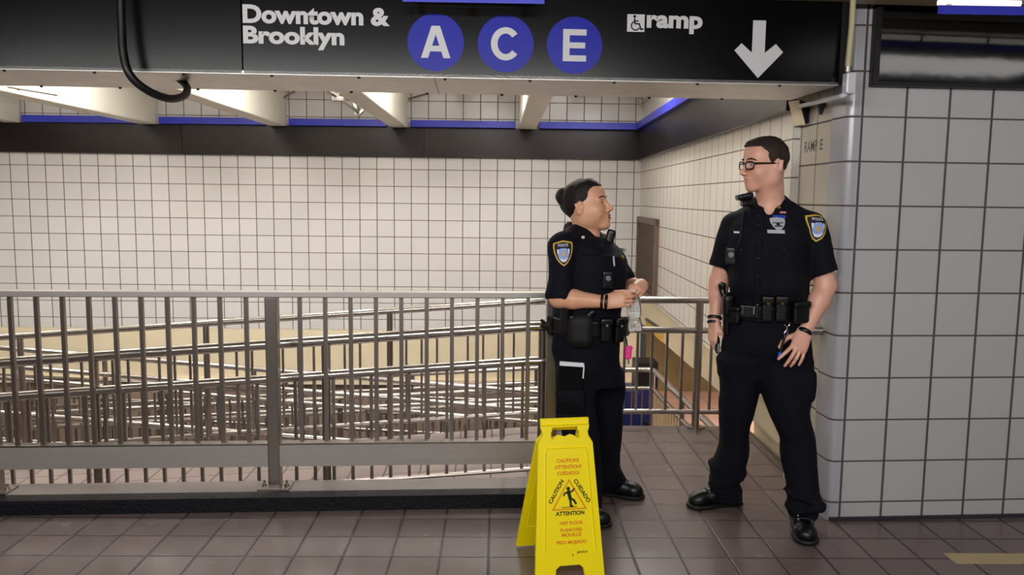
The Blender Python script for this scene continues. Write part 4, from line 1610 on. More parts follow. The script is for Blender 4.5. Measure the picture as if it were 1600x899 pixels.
def shoe(parent, toe, heel, ankle, lab=None, k=1.0):
    """lace-up black work shoe from heel to toe on the floor"""
    toe, heel = np.array(toe, float), np.array(heel, float)
    f = norm(nv(toe[0] - heel[0], toe[1] - heel[1], 0))
    L_ = np.linalg.norm((toe - heel)[:2])
    s_ = np.cross((0, 0, 1), f)
    fr = Frame((heel[0], heel[1], 0), f, s_, (0, 0, 1), L_ / .29)
    S = SDF()
    S.cap((.045, 0, .050), (.225, 0, .045), .040, .042, .02, fr=fr)
    S.ell((.238, 0, .038), (.050, .045, .036), .02, fr=fr)
    S.ell((.060, 0, .055), (.052, .038, .052), .02, fr=fr)
    S.cap((.085, 0, .06), (.06, 0, .14), .046, .048, .03, fr=fr)
    S.cap((.16, 0, .062), (.10, 0, .10), .038, .042, .03, fr=fr)
    S.plane(fr.p(0, 0, .018), (0, 0, -1))
    up = S.obj('shoe', M_LEATHER, parent, .005, 1)
    S2 = SDF()
    S2.cap((.045, 0, .012), (.235, 0, .012), .041, .046, .02, flat=((0, 0, 1), .5), fr=fr)
    S2.cap((.20, 0, .012), (.245, 0, .014), .049, .046, .02, flat=((0, 0, 1), .5), fr=fr)
    S2.box((.05, 0, .010), (.045, .036, .010), .006, fr=fr)
    S2.plane(fr.p(0, 0, .024), (0, 0, 1))
    S2.plane(fr.p(0, 0, .001), (0, 0, -1))
    S2.obj('sole', M_SOLE, up, .005, 1)
    bm = bmesh.new()
    for i in range(4):
        x = .135 + .022 * i
        pts = [S.hit(fr.p(x - .008 * abs(t), t * .026, .16), (0, 0, -1)) + (0, 0, .002) for t in (-1, -.5, 0, .5, 1)]
        add_tube(bm, spline(pts, 3), .0026 * fr.k, 6)
    bow = fr.p(.128, 0, .105)
    c = S.hit(fr.p(.130, 0, .18), (0, 0, -1)) + nv(0, 0, .004)
    for sg_ in (-1, 1):
        add_tube(bm, spline([c, c + fr.d(.0, sg_ * .02, .018), c + fr.d(.012, sg_ * .036, .012), c + fr.d(.008, sg_ * .02, -.002), c], 5), .0024, 6)
    fin(bm, 'laces', M_LACE, up, True)
    bm = bmesh.new()
    for i in range(4):
        for t in (-1, 1):
            q = S.hit(fr.p(.127 + .022 * i, t * .028, .16), (0, 0, -1))
            add_tube(bm, [q - nv(0, 0, .002), q + nv(0, 0, .0035)], .0042, 8)
    fin(bm, 'eyelets', M_CHROME, up, True)
    return up


def rows_from(sil, b, yfun, phi=0.):
    """silhouette rows (v, u_left, u_right) -> loft rows at depth yfun(v); b(v) half depth"""
    out = []
    for v, ul, ur in sil:
        Y = yfun(v)
        l, r = P(ul, v, Y), P(ur, v, Y)
        out.append((l.z * .5 + r.z * .5, (l.x + r.x) / 2, Y, (r - l).length / 2, b(v) if callable(b) else b))
    return out


def surf(S, u, v, back=0.):
    """first point of the field S on the sight line through (u, v)"""
    d = np3(ray(u, v))
    d = d / np.linalg.norm(d)
    o_ = nv(0, 0, CAM_H) + d * 2.6
    return S.hit(o_, d, 90) - d * back


def lerp_fun(*pts):
    xs, ys = zip(*pts)
    return lambda v: float(np.interp(v, xs, ys))


def np3(p): return np.array((p[0], p[1], p[2]), float)


def pouch(parent, name, S0, c_out, n, w_, h_, d_, m, flap=True, stud=None, rd=.008, tilt=0.):
    """box pouch pressed against a surface S0: c_out a point outside it, n the outward normal"""
    n = norm(n)
    c = S0.hit(np.asarray(c_out, float) + n * .12, -n)
    x = norm(np.cross((0, 0, 1), n))
    z = np.cross(n, x)
    if tilt:
        x, z = x * math.cos(tilt) + z * math.sin(tilt), -x * math.sin(tilt) + z * math.cos(tilt)
    fr = Frame(c, x, n, z)
    S = SDF()
    S.box((0, d_ / 2 - .004, 0), (w_ / 2, d_ / 2 + .004, h_ / 2), rd, fr=fr)
    o_ = S.obj(name, m, parent, .004, 1)
    if flap:
        S = SDF()
        S.box((0, d_ * .55, h_ * .34), (w_ / 2 + .003, d_ / 2 + .004, h_ * .17), rd, fr=fr)
        S.obj('flap', m, o_, .004, 1)
    if stud:
        q = fr.p(0, d_ * 1.05 + .005, h_ * .22)
        lathe('stud', [(.006, 0), (.006, .002), (.003, .0045)], stud, o_, Matrix.Translation(q) @ Vector(n).to_track_quat('Z', 'Y').to_matrix().to_4x4(), 12)
    return o_, fr

def paint_lips(ob, fr, m, lim=(.0855, .019, -.083, -.0585)):
    me = ob.data
    me.materials.append(m)
    n = len(me.polygons)
    c = np.empty(n * 3)
    me.polygons.foreach_get('center', c)
    q = ((c.reshape(-1, 3) - fr.o) @ fr.R) / fr.k
    w_ = np.abs(q[:, 1])
    sel = (q[:, 0] > lim[0]) & (w_ < lim[1]) & (q[:, 2] > lim[2] + w_ * .25) & (q[:, 2] < lim[3] - w_ * .2)
    me.polygons.foreach_set('material_index', sel.astype(np.int32))


def collar(parent, c, f, zb, m, r0=.070, r1=.108, gap=24, drop=.036, tip=.03, name='collar', kz=1.0):
    """folded shirt collar round the neck centre c, opening towards f"""
    c, f = np.asarray(c, float), norm(f)
    l = np.cross((0, 0, 1), f)
    bm = bmesh.new()
    rings = []
    n = 40
    for i in range(n + 1):
        th = math.radians(gap + (360 - 2 * gap) * i / n)
        e = math.cos(th) * f + math.sin(th) * l
        up = zb * (1 - math.cos(th)) / 2
        tp = max(0, math.cos(th)) ** 3
        T_ = c + e * r0 + nv(0, 0, up)
        B_ = c + e * (r1 + .004 * tp) + nv(0, 0, up - drop - tip * tp)
        To = T_ + e * .008 + nv(0, 0, .004)
        Bi = B_ - e * .012
        rings.append([bm.verts.new(p) for p in (T_, To, (To + B_) / 2 + e * .006 + nv(0, 0, .006), B_, Bi)])
    for a, b in zip(rings, rings[1:]):
        for j in range(5):
            bm.faces.new((a[j], a[(j + 1) % 5], b[(j + 1) % 5], b[j]))
    bm.faces.new(rings[0]); bm.faces.new(list(reversed(rings[-1])))
    return fin(bm, name, m, parent, True)


def band(parent, name, c, axis, r, m, h=.006, t=.004, squash=1.0, side=None):
    """wrist band: ring round an arm"""
    ax = Vector(norm(axis))
    u_ = ax.orthogonal().normalized() if side is None else (Vector(side) - ax * ax.dot(Vector(side))).normalized()
    v_ = ax.cross(u_)
    bm = bmesh.new()
    n = 28
    rings = []
    for i in range(n):
        a = 2 * PI * i / n
        e = u_ * math.cos(a) + v_ * math.sin(a) * squash
        cc = Vector(c) + e * r
        rings.append([bm.verts.new(cc + e * (t * math.cos(b)) + ax * (h * math.sin(b))) for b in [2 * PI * k / 8 for k in range(8)]])
    for i in range(n):
        a, b = rings[i], rings[(i + 1) % n]
        for k in range(8):
            bm.faces.new((a[k], b[k], b[(k + 1) % 8], a[(k + 1) % 8]))
    return fin(bm, name, m, parent, True)


def sq_(x): return math.copysign(abs(x) ** .62, x)
def trows_z(r): return min(x[0] for x in r), max(x[0] for x in r)


# ================================================================== MALE OFFICER
def build_man():
    root = empty('person', (1.2, 3.7, 0), 'tall person in navy police uniform and glasses, standing legs apart by the tiled corner', 'person')
    phi = math.radians(-20)
    fw = nv(math.sin(phi), -math.cos(phi), 0)
    lf = nv(math.cos(phi), math.sin(phi), 0)      # towards his left
    Yt = 3.70
    tor = [(506, 1139, 1263), (490, 1139, 1263), (470, 1140, 1262), (440, 1140, 1260), (405, 1139, 1262), (375, 1138, 1266), (352, 1140, 1268), (336, 1152, 1260), (322, 1172, 1236)]
    bf = lerp_fun((322, .075), (336, .10), (360, .125), (405, .132), (440, .128), (506, .125))
    trows = rows_from(tor, bf, lambda v: Yt)
    trows = [(z, x, y, a * .985, b) for z, x, y, a, b in trows]
    shL, shR = np3(P(1271, 352, 3.635)), np3(P(1145, 352, 3.775))
    elL, elR = np3(P(1290, 447, 3.62)), np3(P(1124, 440, 3.83))
    wrL, wrR = np3(P(1257, 520, 3.555)), np3(P(1116, 503, 3.775))
    nkT, nkB = np3(P(1203, 290, 3.70)), np3(P(1203, 330, 3.715))
    hf = Frame(np3(P(1193.5, 257, 3.69)), nv(-.966, -.259, -.03), nv(.259, -.966, 0), nv(-.03, 0, 1), 1.0)
    # ---- body
    S = SDF()
    head(S, hf)
    S.cap(hf.p(-.030, 0, -.055), nkB, .060, .066, .03)
    S.cap(hf.p(.0, .03, -.085), nkB + fw * .03, .03, .03, .03)
    S.cap(nkB, nkB - nv(0, 0, .06), .066, .08, .03)
    S.loft(trows, phi, .04, shift=-.03)
    for sh, el, wr, q in ((shL, elL, wrL, 1), (shR, elR, wrR, -1)):
        S.cap(sh, el, .048, .045, .02)
        mid = el + (wr - el) * .3 + fw * .0
        S.cap(el, mid, .045, .0445, .02)
        S.cap(mid, wr, .0445, .0275, .02, flat=(fw if q == 1 else lf, .88))
    dL = norm(nv(-.10, -.14, -1))
    frL, tipsL = hand(S, wrL, norm(np3(P(1243, 556, 3.50)) - wrL), nv(-.1, -1, .12), nv(-1, 0, 0),
                      [(8, 14, 10), (18, 22, 14), (20, 24, 16), (16, 22, 14)], [(.6, .7, -.35), (.85, .35, -.35), (.95, .1, -.2)], .98, (.36, .06, -.02, -.20), .004)
    frR, tipsR = hand(S, wrR, norm(np3(P(1113, 540, 3.755)) - wrR), nv(-1, -.25, .05), nv(.25, -1, 0),
                      [(22, 30, 18), (26, 32, 20), (28, 34, 20), (30, 36, 22)], [(.75, .45, -.5), (.95, .1, -.3), (.95, -.05, -.3)], .98)
    for hip, kn, an in ((P(1152, 545, 3.72), P(1150, 655, 3.76), P(1143, 768, 3.845)), (P(1230, 545, 3.68), P(1238, 660, 3.60), P(1257, 780, 3.585))):
        hip, kn, an = np3(hip), np3(kn), np3(an)
        S.cap(nkB - nv(0, 0, .45), hip, .06, .045, .03)
        S.cap(hip, kn, .045, .04, .03); S.cap(kn, an, .04, .032, .03)
    body = S.obj('body', M_SKINM, root, .0032, 1)
    paint_lips(body, hf, mat('pale_lip_skin', rgb(208, 146, 124), .45))
    eyes(body, hf, .0)
    brow(body, hf, M_HAIRM)
    # nails on the visible hand
    # ---- hair
    H = SDF()
    H.ell((-.017, 0, .033), (.104, .0815, .0945), .01, fr=hf)
    H.ell((.035, 0, .070), (.060, .060, .046), .02, fr=hf)
    H.box((.046 + .15, 0, .079 - .15), (.15, .2, .15), .006, .008, 's', fr=hf)
    ax_ = np.array([[.92, 0, .39], [0, 1, 0], [-.39, 0, .92]])
    H.box(np.array((.045, 0, .073)) + ax_ @ nv(.15, 0, -.15), (.15, .2, .15), .006, .008, 's', fr=hf, rot=ax_)
    H.plane(hf.p(.0, 0, -.028), hf.d(.50, 0, -.86), k=.01)
    H.folds(.0022, 5, 150, (1, 1, .5))
    H.obj('hair', M_HAIRM, root, .004, 1)
    # ---- shirt: sleeves, hem hollows, then torso
    U = SDF()
    for sh, hem, r0, r1 in ((shL, np3(P(1287.5, 421, 3.615)), .059, .0585), (shR, np3(P(1126.5, 413, 3.805)), .054, .0540)):
        d = norm(hem - sh)
        U.cap(sh, hem, r0, r1, .02)
        U.cap(hem + d * .066, hem + d * .12, .072, .08, .004, 's')
    U.loft(trows, phi, .03)
    U.cap(np3(P(1203, 318, 3.715)), shL + nv(-.015, 0, .004), .060, .054, .035)
    U.cap(np3(P(1200, 320, 3.715)), shR + nv(.015, 0, .003), .058, .050, .035)
    # vest bulk under the shirt front
    U.box(np3(P(1202, 405, 3.70)) + fw * .02, (.145, .115, .165), .07, .05, rot=np.stack([lf, -fw, nv(0, 0, 1)], 1))
    # neck opening
    U.cap(nkB + fw * .035 + nv(0, 0, .03), nkB + fw * .10 + nv(0, 0, .0), .036, .010, .008, 's')
    U.cap(nkB + nv(0, 0, .012), nkB + nv(0, 0, .15), .062, .066, .01, 's')
    U.folds(.005, 11, 24)
    shirt = U.obj('uniform_shirt', M_NAVY, root, .0048, 1)
    U2 = U
    collar(shirt, nkB + nv(0, 0, .028) - fw * .004, fw, .052, M_NAVY, .066, .098, 22, .040, .024)
    # placket, pockets, buttons
    drape([[(-.016, .17), (.016, .17), (.016, -.26), (-.016, -.26)]], U, surf(U, 1186, 400), fw, (0, 0, 1), .0022, M_NAVY, 'placket', shirt, 6)
    for v in (338, 352, 378, 404, 432):
        q = surf(U, 1184.5, v)
        lathe('button', [(.0045, 0), (.0045, .002), (.002, .003)], M_PLASTIC, shirt, Matrix.Translation(q + nv(0, -.002, 0)) @ Matrix.Rotation(PI / 2, 4, 'X'), 10)
    for uu, vv in ((1225, 385), (1158, 385)):
        pk = drape([[(-.06, .02), (.06, .02), (.06, -.008), (.0, -.026), (-.06, -.008)]], U, surf(U, uu, vv), fw, (0, 0, 1), .0035, M_NAVY, 'pocket_flap', shirt, 4)
        q = surf(U, uu, vv + 6)
        lathe('button', [(.004, 0), (.004, .002), (.002, .003)], M_PLASTIC, pk, Matrix.Translation(q + nv(0, -.004, 0)) @ Matrix.Rotation(PI / 2, 4, 'X'), 8)
    # badge with ribbon bars and name plate on his left chest
    nb = norm(fw + lf * .35)
    Cb = lambda u_, v: surf(U, u_, v)
    drape([[(-.027, -.0065), (.027, -.0065), (.027, .0065), (-.027, .0065)]], U, Cb(1217, 338.5), nb, (.0, 0, 1), .005, M_RIBBON, 'ribbon_bar', shirt, 3)
    drape([[(-.013, -.004), (.013, -.004), (.013, .004), (-.013, .004)]], U, Cb(1223, 332), nb, (0, 0, 1), .005, M_RED, 'ribbon_bar', shirt, 3)
    silver_badge(U, Cb(1215, 350), nb, (0, 0, 1), .030, .029, shirt)
    npl = drape([[(-.034, -.0075), (.034, -.0075), (.034, .0075), (-.034, .0075)]], U, Cb(1212, 362), nb, (0, 0, 1), .005, M_SILVER, 'name_plate', shirt, 3)
    drape([[(-.012, -.004), (.014, -.004), (.014, .004), (-.012, .004)]], U, surf(U, 1150.5, 363), fw, (0, 0, 1), .004, M_PWHITE, 'white_tag', shirt, 3)
    # collar pins
    for u_, v in ((1170, 323), (1217, 324)):
        bm = bmesh.new()
        c = surf(U, u_, v, .024)
        add_box(bm, c - (.009, .002, .006), c + (.009, .002, .006)); bevel_all(bm, .0015, 1)
        fin(bm, 'collar_pin', M_BRASS, shirt)
    # shoulder patch on his left sleeve
    police_patch(U, surf(U, 1279, 356), norm(nv(.42, -.9, .12)), (.10, .0, 1), .047, .062, shirt)
    # ---- trousers
    Tr = SDF()
    hip = [(498, 1140, 1262), (520, 1134, 1264), (545, 1129, 1266), (570, 1126, 1267), (588, 1124, 1267)]
    Tr.loft([(z, x, y, a, b) for z, x, y, a, b in rows_from(hip, lerp_fun((498, .125), (545, .125), (588, .085)), lambda v: 3.70)], phi * .6, .03)
    legR = [(560, 1122, 1196), (592, 1123, 1187), (623, 1124, 1180), (650, 1127, 1174), (678, 1126, 1171), (700, 1122, 1169), (718, 1114, 1164), (730, 1109, 1160), (745, 1111, 1158), (765, 1110, 1157), (782, 1112, 1158)]
    legL = [(560, 1184, 1268), (592, 1185, 1268), (620, 1195, 1267), (645, 1205, 1264), (665, 1212, 1266), (688, 1220, 1271), (715, 1223, 1276), (740, 1226, 1278), (766, 1229, 1278), (784, 1230, 1281), (806, 1233, 1275)]
    Tr.loft(rows_from(legR, lerp_fun((560, .11), (640, .095), (700, .085), (782, .08)), lerp_fun((560, 3.72), (660, 3.76), (782, 3.85))), 0, .045)
    Tr.loft(rows_from(legL, lerp_fun((560, .115), (640, .10), (700, .09), (806, .085)), lerp_fun((560, 3.68), (660, 3.61), (806, 3.565))), 0, .014)
    for (u0, v0), (u1, v1), Yh, hc_ in (((1112, 727), (1158, 733), 3.83, 0), ((1114, 752), (1154, 742), 3.83, 0), ((1110, 762), (1156, 766), 3.84, 0), ((1228, 770), (1279, 781), 3.54, 0), ((1233, 795), (1276, 788), 3.53, 0)):
        a_, b_ = np3(P(u0, v0, Yh)), np3(P(u1, v1, Yh))
        for y_ in (-.055, .0, .05):
            Tr.cap(a_ + nv(.01, y_, 0), b_ + nv(-.01, y_ - .012, 0), .011, .013, .028)
    # cargo pocket bulge, knee and ankle breaks
    Tr.box(np3(P(1258, 600, 3.62)), (.025, .06, .07), .015, .02)
    Tr.folds(.0075, 23, 20, (1, 1, .8))
    Tr.folds(.0055, 31, 40, (1, 1, 1.6))
    trs = Tr.obj('trousers', M_NAVYT, root, .0052, 1)
    # ---- shoes
    shoe(root, (.945, 3.825, 0), (1.225, 3.885, 0), None)['label'] = 'black work shoe pointing to the left'
    shoe(root, (1.368, 3.385, 0), (1.425, 3.665, 0), None)['label'] = 'black work shoe pointing to the viewer'
    # ---- duty belt
    B_ = SDF()
    zb0, zb1 = P(1200, 499, Yt).z, P(1200, 474, Yt).z
    B_.loft(trows, phi, .004, shift=.010, zlim=(zb0, zb1), rd=.004)
    belt = B_.obj('duty_belt', M_LEATHER, root, .005, 1)
    W_ = SDF()
    W_.loft(trows, phi, .004, shift=.006, zlim=(trows_z(trows)[0] - .05, trows_z(trows)[1]))
    at = lambda u_, v, n: (surf(W_, u_, v), norm(n))
    # magazine pouches with brass studs
    for u_ in (1198, 1219.5):
        c, n = at(u_, 482, fw + lf * .2)
        pouch(belt, 'magazine_pouch', W_, c, n, .052, .118, .035, M_LEATHER, True, M_BRASS, .009)
    c, n = at(1170, 487, fw - lf * .15)
    bk = pouch(belt, 'buckle', W_, c, n, .085, .062, .012, M_LEATHER, False, None, .006)[0]
    for du in (-9, 8):
        q = surf(W_, 1170 + du, 485, .016)
        box('buckle_rim', q - (.003, .003, .018), q + (.003, .003, .018), M_GREY, bk, .001)
    c, n = at(1245, 487, fw * .8 + lf * .7)
    pouch(belt, 'cuff_pouch', W_, c, n, .085, .10, .04, M_LEATHER, True, None, .012)
    c, n = at(1152, 492, fw * .9 - lf * .45)
    pouch(belt, 'cuff_pouch', W_, c, n, .055, .085, .035, M_LEATHER, True, None, .012)
    c, n = at(1275, 480, lf * .95 - fw * .2)
    pouch(belt, 'radio_pouch', W_, np3(P(1268, 478, 3.72)), lf, .06, .15, .04, M_NYLON, False, None, .01)
    # holster with pistol grip on his right hip
    hs = SDF()
    hc = np3(P(1136, 485, 3.70))
    hs.cap(hc + nv(.0, -.01, .05), hc + nv(.004, 0, -.10), .032, .026, .02, flat=(lf, .75))
    hs.box(hc + nv(.0, .0, .03), (.022, .04, .045), .012, .02)
    ho = hs.obj('holster', M_LEATHER, belt, .004, 1)
    gp = SDF()
    g0 = np3(P(1133, 470, 3.70))
    gp.cap(g0, np3(P(1127, 447, 3.72)), .017, .019, .008, flat=(lf, .8))
    gp.box(np3(P(1129, 446, 3.715)), (.013, .022, .012), .006, .006)
    gp.cap(np3(P(1133, 462, 3.68)), np3(P(1138, 470, 3.66)), .009, .009, .006)
    gp.obj('pistol_grip', M_PLASTIC, ho, .0035, 1)
    # keeper straps
    for u_ in (1183, 1234):
        q, n = at(u_, 487, fw)
        pouch(belt, 'belt_keeper', W_, q, n, .018, .075, .008, M_LEATHER, False, None, .003)
    # key clip and blue-tipped strap
    q = surf(W_, 1229, 500, .032)
    bm = bmesh.new()
    y_ = q[1]
    pp = lambda u_, v: P(u_, v, y_)
    add_tube(bm, spline([pp(1225, 507), pp(1228, 510), pp(1233, 508.5), pp(1234, 504)], 4), .0025, 8)
    add_tube(bm, [pp(1229, 510), pp(1229.5, 516)], .0042, 8)
    add_tube(bm, spline([pp(1229, 516), pp(1225.5, 521), pp(1226.5, 527), pp(1230, 523), pp(1230, 517)], 4), .0022, 8)
    kc = fin(bm, 'key_clip', M_CHROME, belt, True)
    tube('strap', [pp(1226, 527), pp(1222, 540), pp(1219, 553)], .006, M_NYLON, kc, 8)
    tube('blue_tip', [pp(1219.5, 551), pp(1217.5, 560)], .0085, M_BRBLUE, kc, 10)
    # ---- body camera, shoulder microphone, cord
    c, n = surf(U, 1143, 400), fw
    bc, fb_ = pouch(shirt, 'body_camera', U, c, n, .052, .084, .024, M_PLASTIC, False, None, .008)
    q = fb_.p(0, .030, .006)
    lathe('lens', [(.013, 0), (.013, .004), (.009, .005), (.008, .002)], M_GREY, bc, Matrix.Translation(q) @ Vector(fw).to_track_quat('Z', 'Y').to_matrix().to_4x4(), 16)
    sm = SDF()
    sm.box(np3(P(1163, 307, 3.66)), (.036, .030, .014), .009, .004, rot=np.array([[.97, 0, -.2], [0, 1, 0], [.2, 0, .97]]))
    sm.box(np3(P(1168, 317, 3.67)), (.028, .03, .018), .010, .012)
    sp_ = sm.obj('shoulder_microphone', M_PLASTIC, shirt, .004, 1)
    tube('microphone_cord', spline([surf(U, u_, v, .005) for u_, v in ((1164, 328), (1160, 345), (1157, 372), (1150, 390))], 6), .004, M_NYLON, sp_, 8)
    # ---- spectacles
    bm = bmesh.new()
    for sy in (-1, 1):
        pts = [hf.p(.0985 - .010 * abs(math.cos(a)) * (1 if math.cos(a) * sy > 0 else 0) , sy * .033 + .0250 * sq_(math.cos(a)), -.005 + .0165 * sq_(math.sin(a))) for a in [2 * PI * i / 24 for i in range(25)]]
        add_tube(bm, pts, .0032, 8)
        add_tube(bm, spline([hf.p(.088, sy * .058, .004), hf.p(.074, sy * .074, .004), hf.p(.02, sy * .082, .003), hf.p(-.03, sy * .0825, .0), hf.p(-.045, sy * .078, -.016)], 6), .0034, 8)
    add_tube(bm, [hf.p(.0985, -.009, .002), hf.p(.103, 0, .004), hf.p(.0985, .009, .002)], .0022, 8)
    gl = fin(bm, 'spectacles', M_PLASTIC, root, True)
    bm = bmesh.new()
    for sy in (-1, 1):
        ring = []
        for i in range(24):
            a = 2 * PI * i / 24
            ring.append(bm.verts.new(hf.p(.0985 - .010 * abs(math.cos(a)) * (1 if math.cos(a) * sy > 0 else 0), sy * .033 + .0240 * sq_(math.cos(a)), -.005 + .0155 * sq_(math.sin(a)))))
        bm.faces.new(ring)
    fin(bm, 'lens', M_LENS, gl)
    # ---- wrist bands and watch
    aR = norm(wrR - elR)
    band(root, 'wristband', elR + (wrR - elR) * .90, aR, .0315, M_RUBBER, .008, .005, .95)
    band(root, 'wristband', elR + (wrR - elR) * 1.02, aR, .0300, M_RUBBER, .007, .005, .95)
    aL = norm(wrL - elL)
    band(root, 'watch', elL + (wrL - elL) * .985, aL, .0305, M_PLASTIC, .010, .004, .95)
    # black phone held against the thigh in his right hand
    pf = norm(np3(P(1120, 545, 3.75)) - wrR)
    c = np3(P(1121, 539, 3.745))
    ph = empty('phone', c, 'small black device with a grey face held against the right thigh of the tall officer', 'phone')
    S = SDF()
    R_ = np.stack([norm(nv(-.9, .35, 0)), norm(nv(-.35, -.9, .0)), nv(0, 0, 1)], 1)
    S.ell(c, (.012, .030, .044), .004, rot=R_)
    S.obj('case', M_PLASTIC, ph, .004, 1)
    S = SDF()
    S.ell(c - nv(0, .020, .012), (.008, .014, .026), .004, rot=R_)
    S.obj('face', M_GREY, ph, .004, 1)
    return root


M_COVER = mat('matte_black_cover', rgb(8, 8, 10), .85, spec=.15)


# ================================================================== FEMALE OFFICER
def build_woman():
    root = empty('person', (.42, 3.82, 0), 'shorter person in navy police uniform with hair bun, holding a bottle behind yellow sign', 'person')
    phi = math.radians(-25)
    fw = nv(math.cos(phi), math.sin(phi), 0)
    rt = nv(fw[1], -fw[0], 0)                    # towards her right, nearer the camera
    Yt = 3.80
    tor = [(520, 861, 973), (500, 861, 972), (480, 863, 974), (450, 866, 978), (425, 868, 982), (400, 872, 976), (385, 878, 962), (372, 888, 946)]
    bf = lerp_fun((372, .10), (385, .145), (410, .165), (450, .162), (480, .155), (520, .155))
    trows = [(z, x, y, a * .93, b) for z, x, y, a, b in rows_from(tor, bf, lambda v: Yt)]
    shR, shL = np3(P(880, 386, 3.70)), np3(P(940, 386, 3.995))
    elR, elL = np3(P(873, 466, 3.655)), np3(P(985, 452, 3.95))
    wrR, wrL = np3(P(946, 472, 3.61)), np3(P(1003, 445, 3.73))
    hf = Frame(np3(P(917.5, 322, 3.84)), nv(.885, -.40, .235), nv(.41, .91, 0), nv(-.235 * .9, .1, .965), 1.03)
    nkB = np3(P(911, 372, 3.85))
    S = SDF()
    head(S, hf, True)
    S.cap(hf.p(-.030, 0, -.06), nkB, .054, .058, .03)
    S.cap(nkB, nkB - nv(0, 0, .05), .060, .075, .03)
    S.cap(hf.p(.01, 0, -.085), nkB + fw * .03, .035, .035, .03)
    S.loft(trows, phi, .04, shift=-.03)
    for sh, el, wr, q in ((shR, elR, wrR, 0), (shL, elL, wrL, 1)):
        S.cap(sh, el, .046, .042, .02)
        mid = el + (wr - el) * .32
        S.cap(el, mid, .042, .0425, .02)
        S.cap(mid, wr, .0425, .0270, .02)
    # right hand wraps the bottle neck from the near side
    bt = np3(P(990, 470, 3.655))
    hand(S, wrR, norm(np3(P(972, 468, 3.59)) - wrR), nv(-.05, -1, .30), nv(.1, .0, 1),
         [(20, 42, 30), (22, 46, 32), (24, 46, 32), (26, 46, 30)], [(.75, .5, -.45), (.95, .0, -.35), (.9, -.1, -.45)], .90, (.04, 0, -.04, -.08), .004)
    # left fist closed on the cap
    hand(S, wrL, norm(nv(-.30, -.75, -.12)), nv(.55, -.25, .8), nv(-.3, .2, .6),
         [(62, 80, 50), (66, 84, 50), (68, 84, 50), (70, 84, 50)], [(.7, .4, -.6), (.55, -.3, -.75), (.3, -.6, -.7)], .86, (.05, .01, -.02, -.06), .003)
    for hip, kn, an in ((P(893, 545, 3.76), P(903, 650, 3.70), P(918, 800, 3.655)), (P(945, 545, 3.93), P(948, 650, 3.95), P(953, 745, 4.0))):
        hip, kn, an = np3(hip), np3(kn), np3(an)
        S.cap(nkB - nv(0, 0, .40), hip, .06, .045, .03)
        S.cap(hip, kn, .045, .038, .03); S.cap(kn, an, .038, .030, .03)
    body = S.obj('body', M_SKINF, root, .0032, 1)
    paint_lips(body, hf, M_LIP)
    eyes(body, hf, -.1)
    brow(body, hf, M_HAIRF, True)
    # ---- hair pulled back into a bun
    H = SDF()
    H.ell((-.020, 0, .034), (.104, .082, .094), .01, fr=hf)
    H.ell((.02, 0, .075), (.062, .060, .045), .02, fr=hf)
    ax_ = np.array([[.764, 0, -.645], [0, 1, 0], [.645, 0, .764]])
    H.box(np.array((-.004, 0, -.008)) + ax_ @ nv(.15, 0, -.15), (.15, .2, .15), .012, .014, 's', fr=hf, rot=ax_)
    H.box((-.014 + .15, 0, -.010 - .15), (.15, .2, .15), .012, .010, 's', fr=hf)
    H.plane(hf.p(-.02, 0, -.050), hf.d(.62, 0, -.78), k=.01)
    H.folds(.0016, 7, 110, (.4, 1, 1))
    hair = H.obj('hair', M_HAIRF, root, .004, 1)
    Bn = SDF()
    bc_ = np3(P(879.5, 308.5, 3.865))
    Bn.ell(bc_, (.033, .034, .045), .01)
    Bn.cap(bc_, np3(P(897, 315, 3.855)), .022, .03, .02)
    Bn.folds(.0035, 9, 70, (1, 1, 1))
    Bn.obj('bun', M_HAIRF, hair, .004, 1)
    # ---- shirt
    U = SDF()
    for sh, hem, r0, r1 in ((shR, np3(P(875, 458, 3.665)), .064, .066), (shL, np3(P(974, 438, 3.96)), .060, .060)):
        d = norm(hem - sh)
        U.cap(sh, hem, r0, r1, .02)
        U.cap(hem + d * .066, hem + d * .12, .074, .08, .004, 's')
    U.loft(trows, phi, .035)
    U.cap(np3(P(908, 366, 3.85)), shR + nv(.01, .01, 0), .060, .056, .035)
    U.cap(np3(P(914, 368, 3.86)), shL + nv(-.01, -.01, 0), .058, .054, .035)
    U.ell(np3(P(950, 415, 3.83)), (.075, .13, .085), .05, rot=np.stack([fw, -rt, nv(0, 0, 1)], 1))
    U.cap(nkB + fw * .03 + nv(0, 0, .03), nkB + fw * .085 + nv(0, 0, .0), .040, .02, .012, 's')
    U.cap(nkB + nv(0, 0, .012), nkB + nv(0, 0, .15), .057, .06, .01, 's')
    U.folds(.005, 13, 24)
    shirt = U.obj('uniform_shirt', M_NAVY, root, .0048, 1)
    collar(shirt, nkB + nv(0, 0, .030) - fw * .006, norm(fw + rt * .1), .042, M_NAVY, .060, .090, 22, .036, .022)
    # outer vest carrier
    V = SDF()
    V.loft(trows, phi, .03, shift=.006, zlim=(P(910, 470, Yt).z, P(910, 392, Yt).z), rd=.02)
    V.ell(np3(P(950, 418, 3.83)), (.080, .134, .082), .05, rot=np.stack([fw, -rt, nv(0, 0, 1)], 1))
    V.folds(.0015, 17, 24)
    vest = V.obj('vest', M_VESTM, root, .005, 1)
    police_patch(U, surf(U, 880.5, 396), norm(nv(.05, -1, .22)), (-.05, 0, 1), .044, .058, shirt)
    c = surf(U, 911, 371, .024)
    box('collar_pin', c - nv(.007, .002, .006), c + nv(.007, .002, .006), M_SILVER, shirt, .001)
    # microphone on the far strap, pen, badge
    mc = SDF()
    mc.box(np3(P(953, 372, 3.80)), (.020, .024, .042), .012, .004, rot=np.array([[.97, 0, .25], [0, 1, 0], [-.25, 0, .97]]))
    mc.obj('shoulder_microphone', M_PLASTIC, vest, .004, 1)
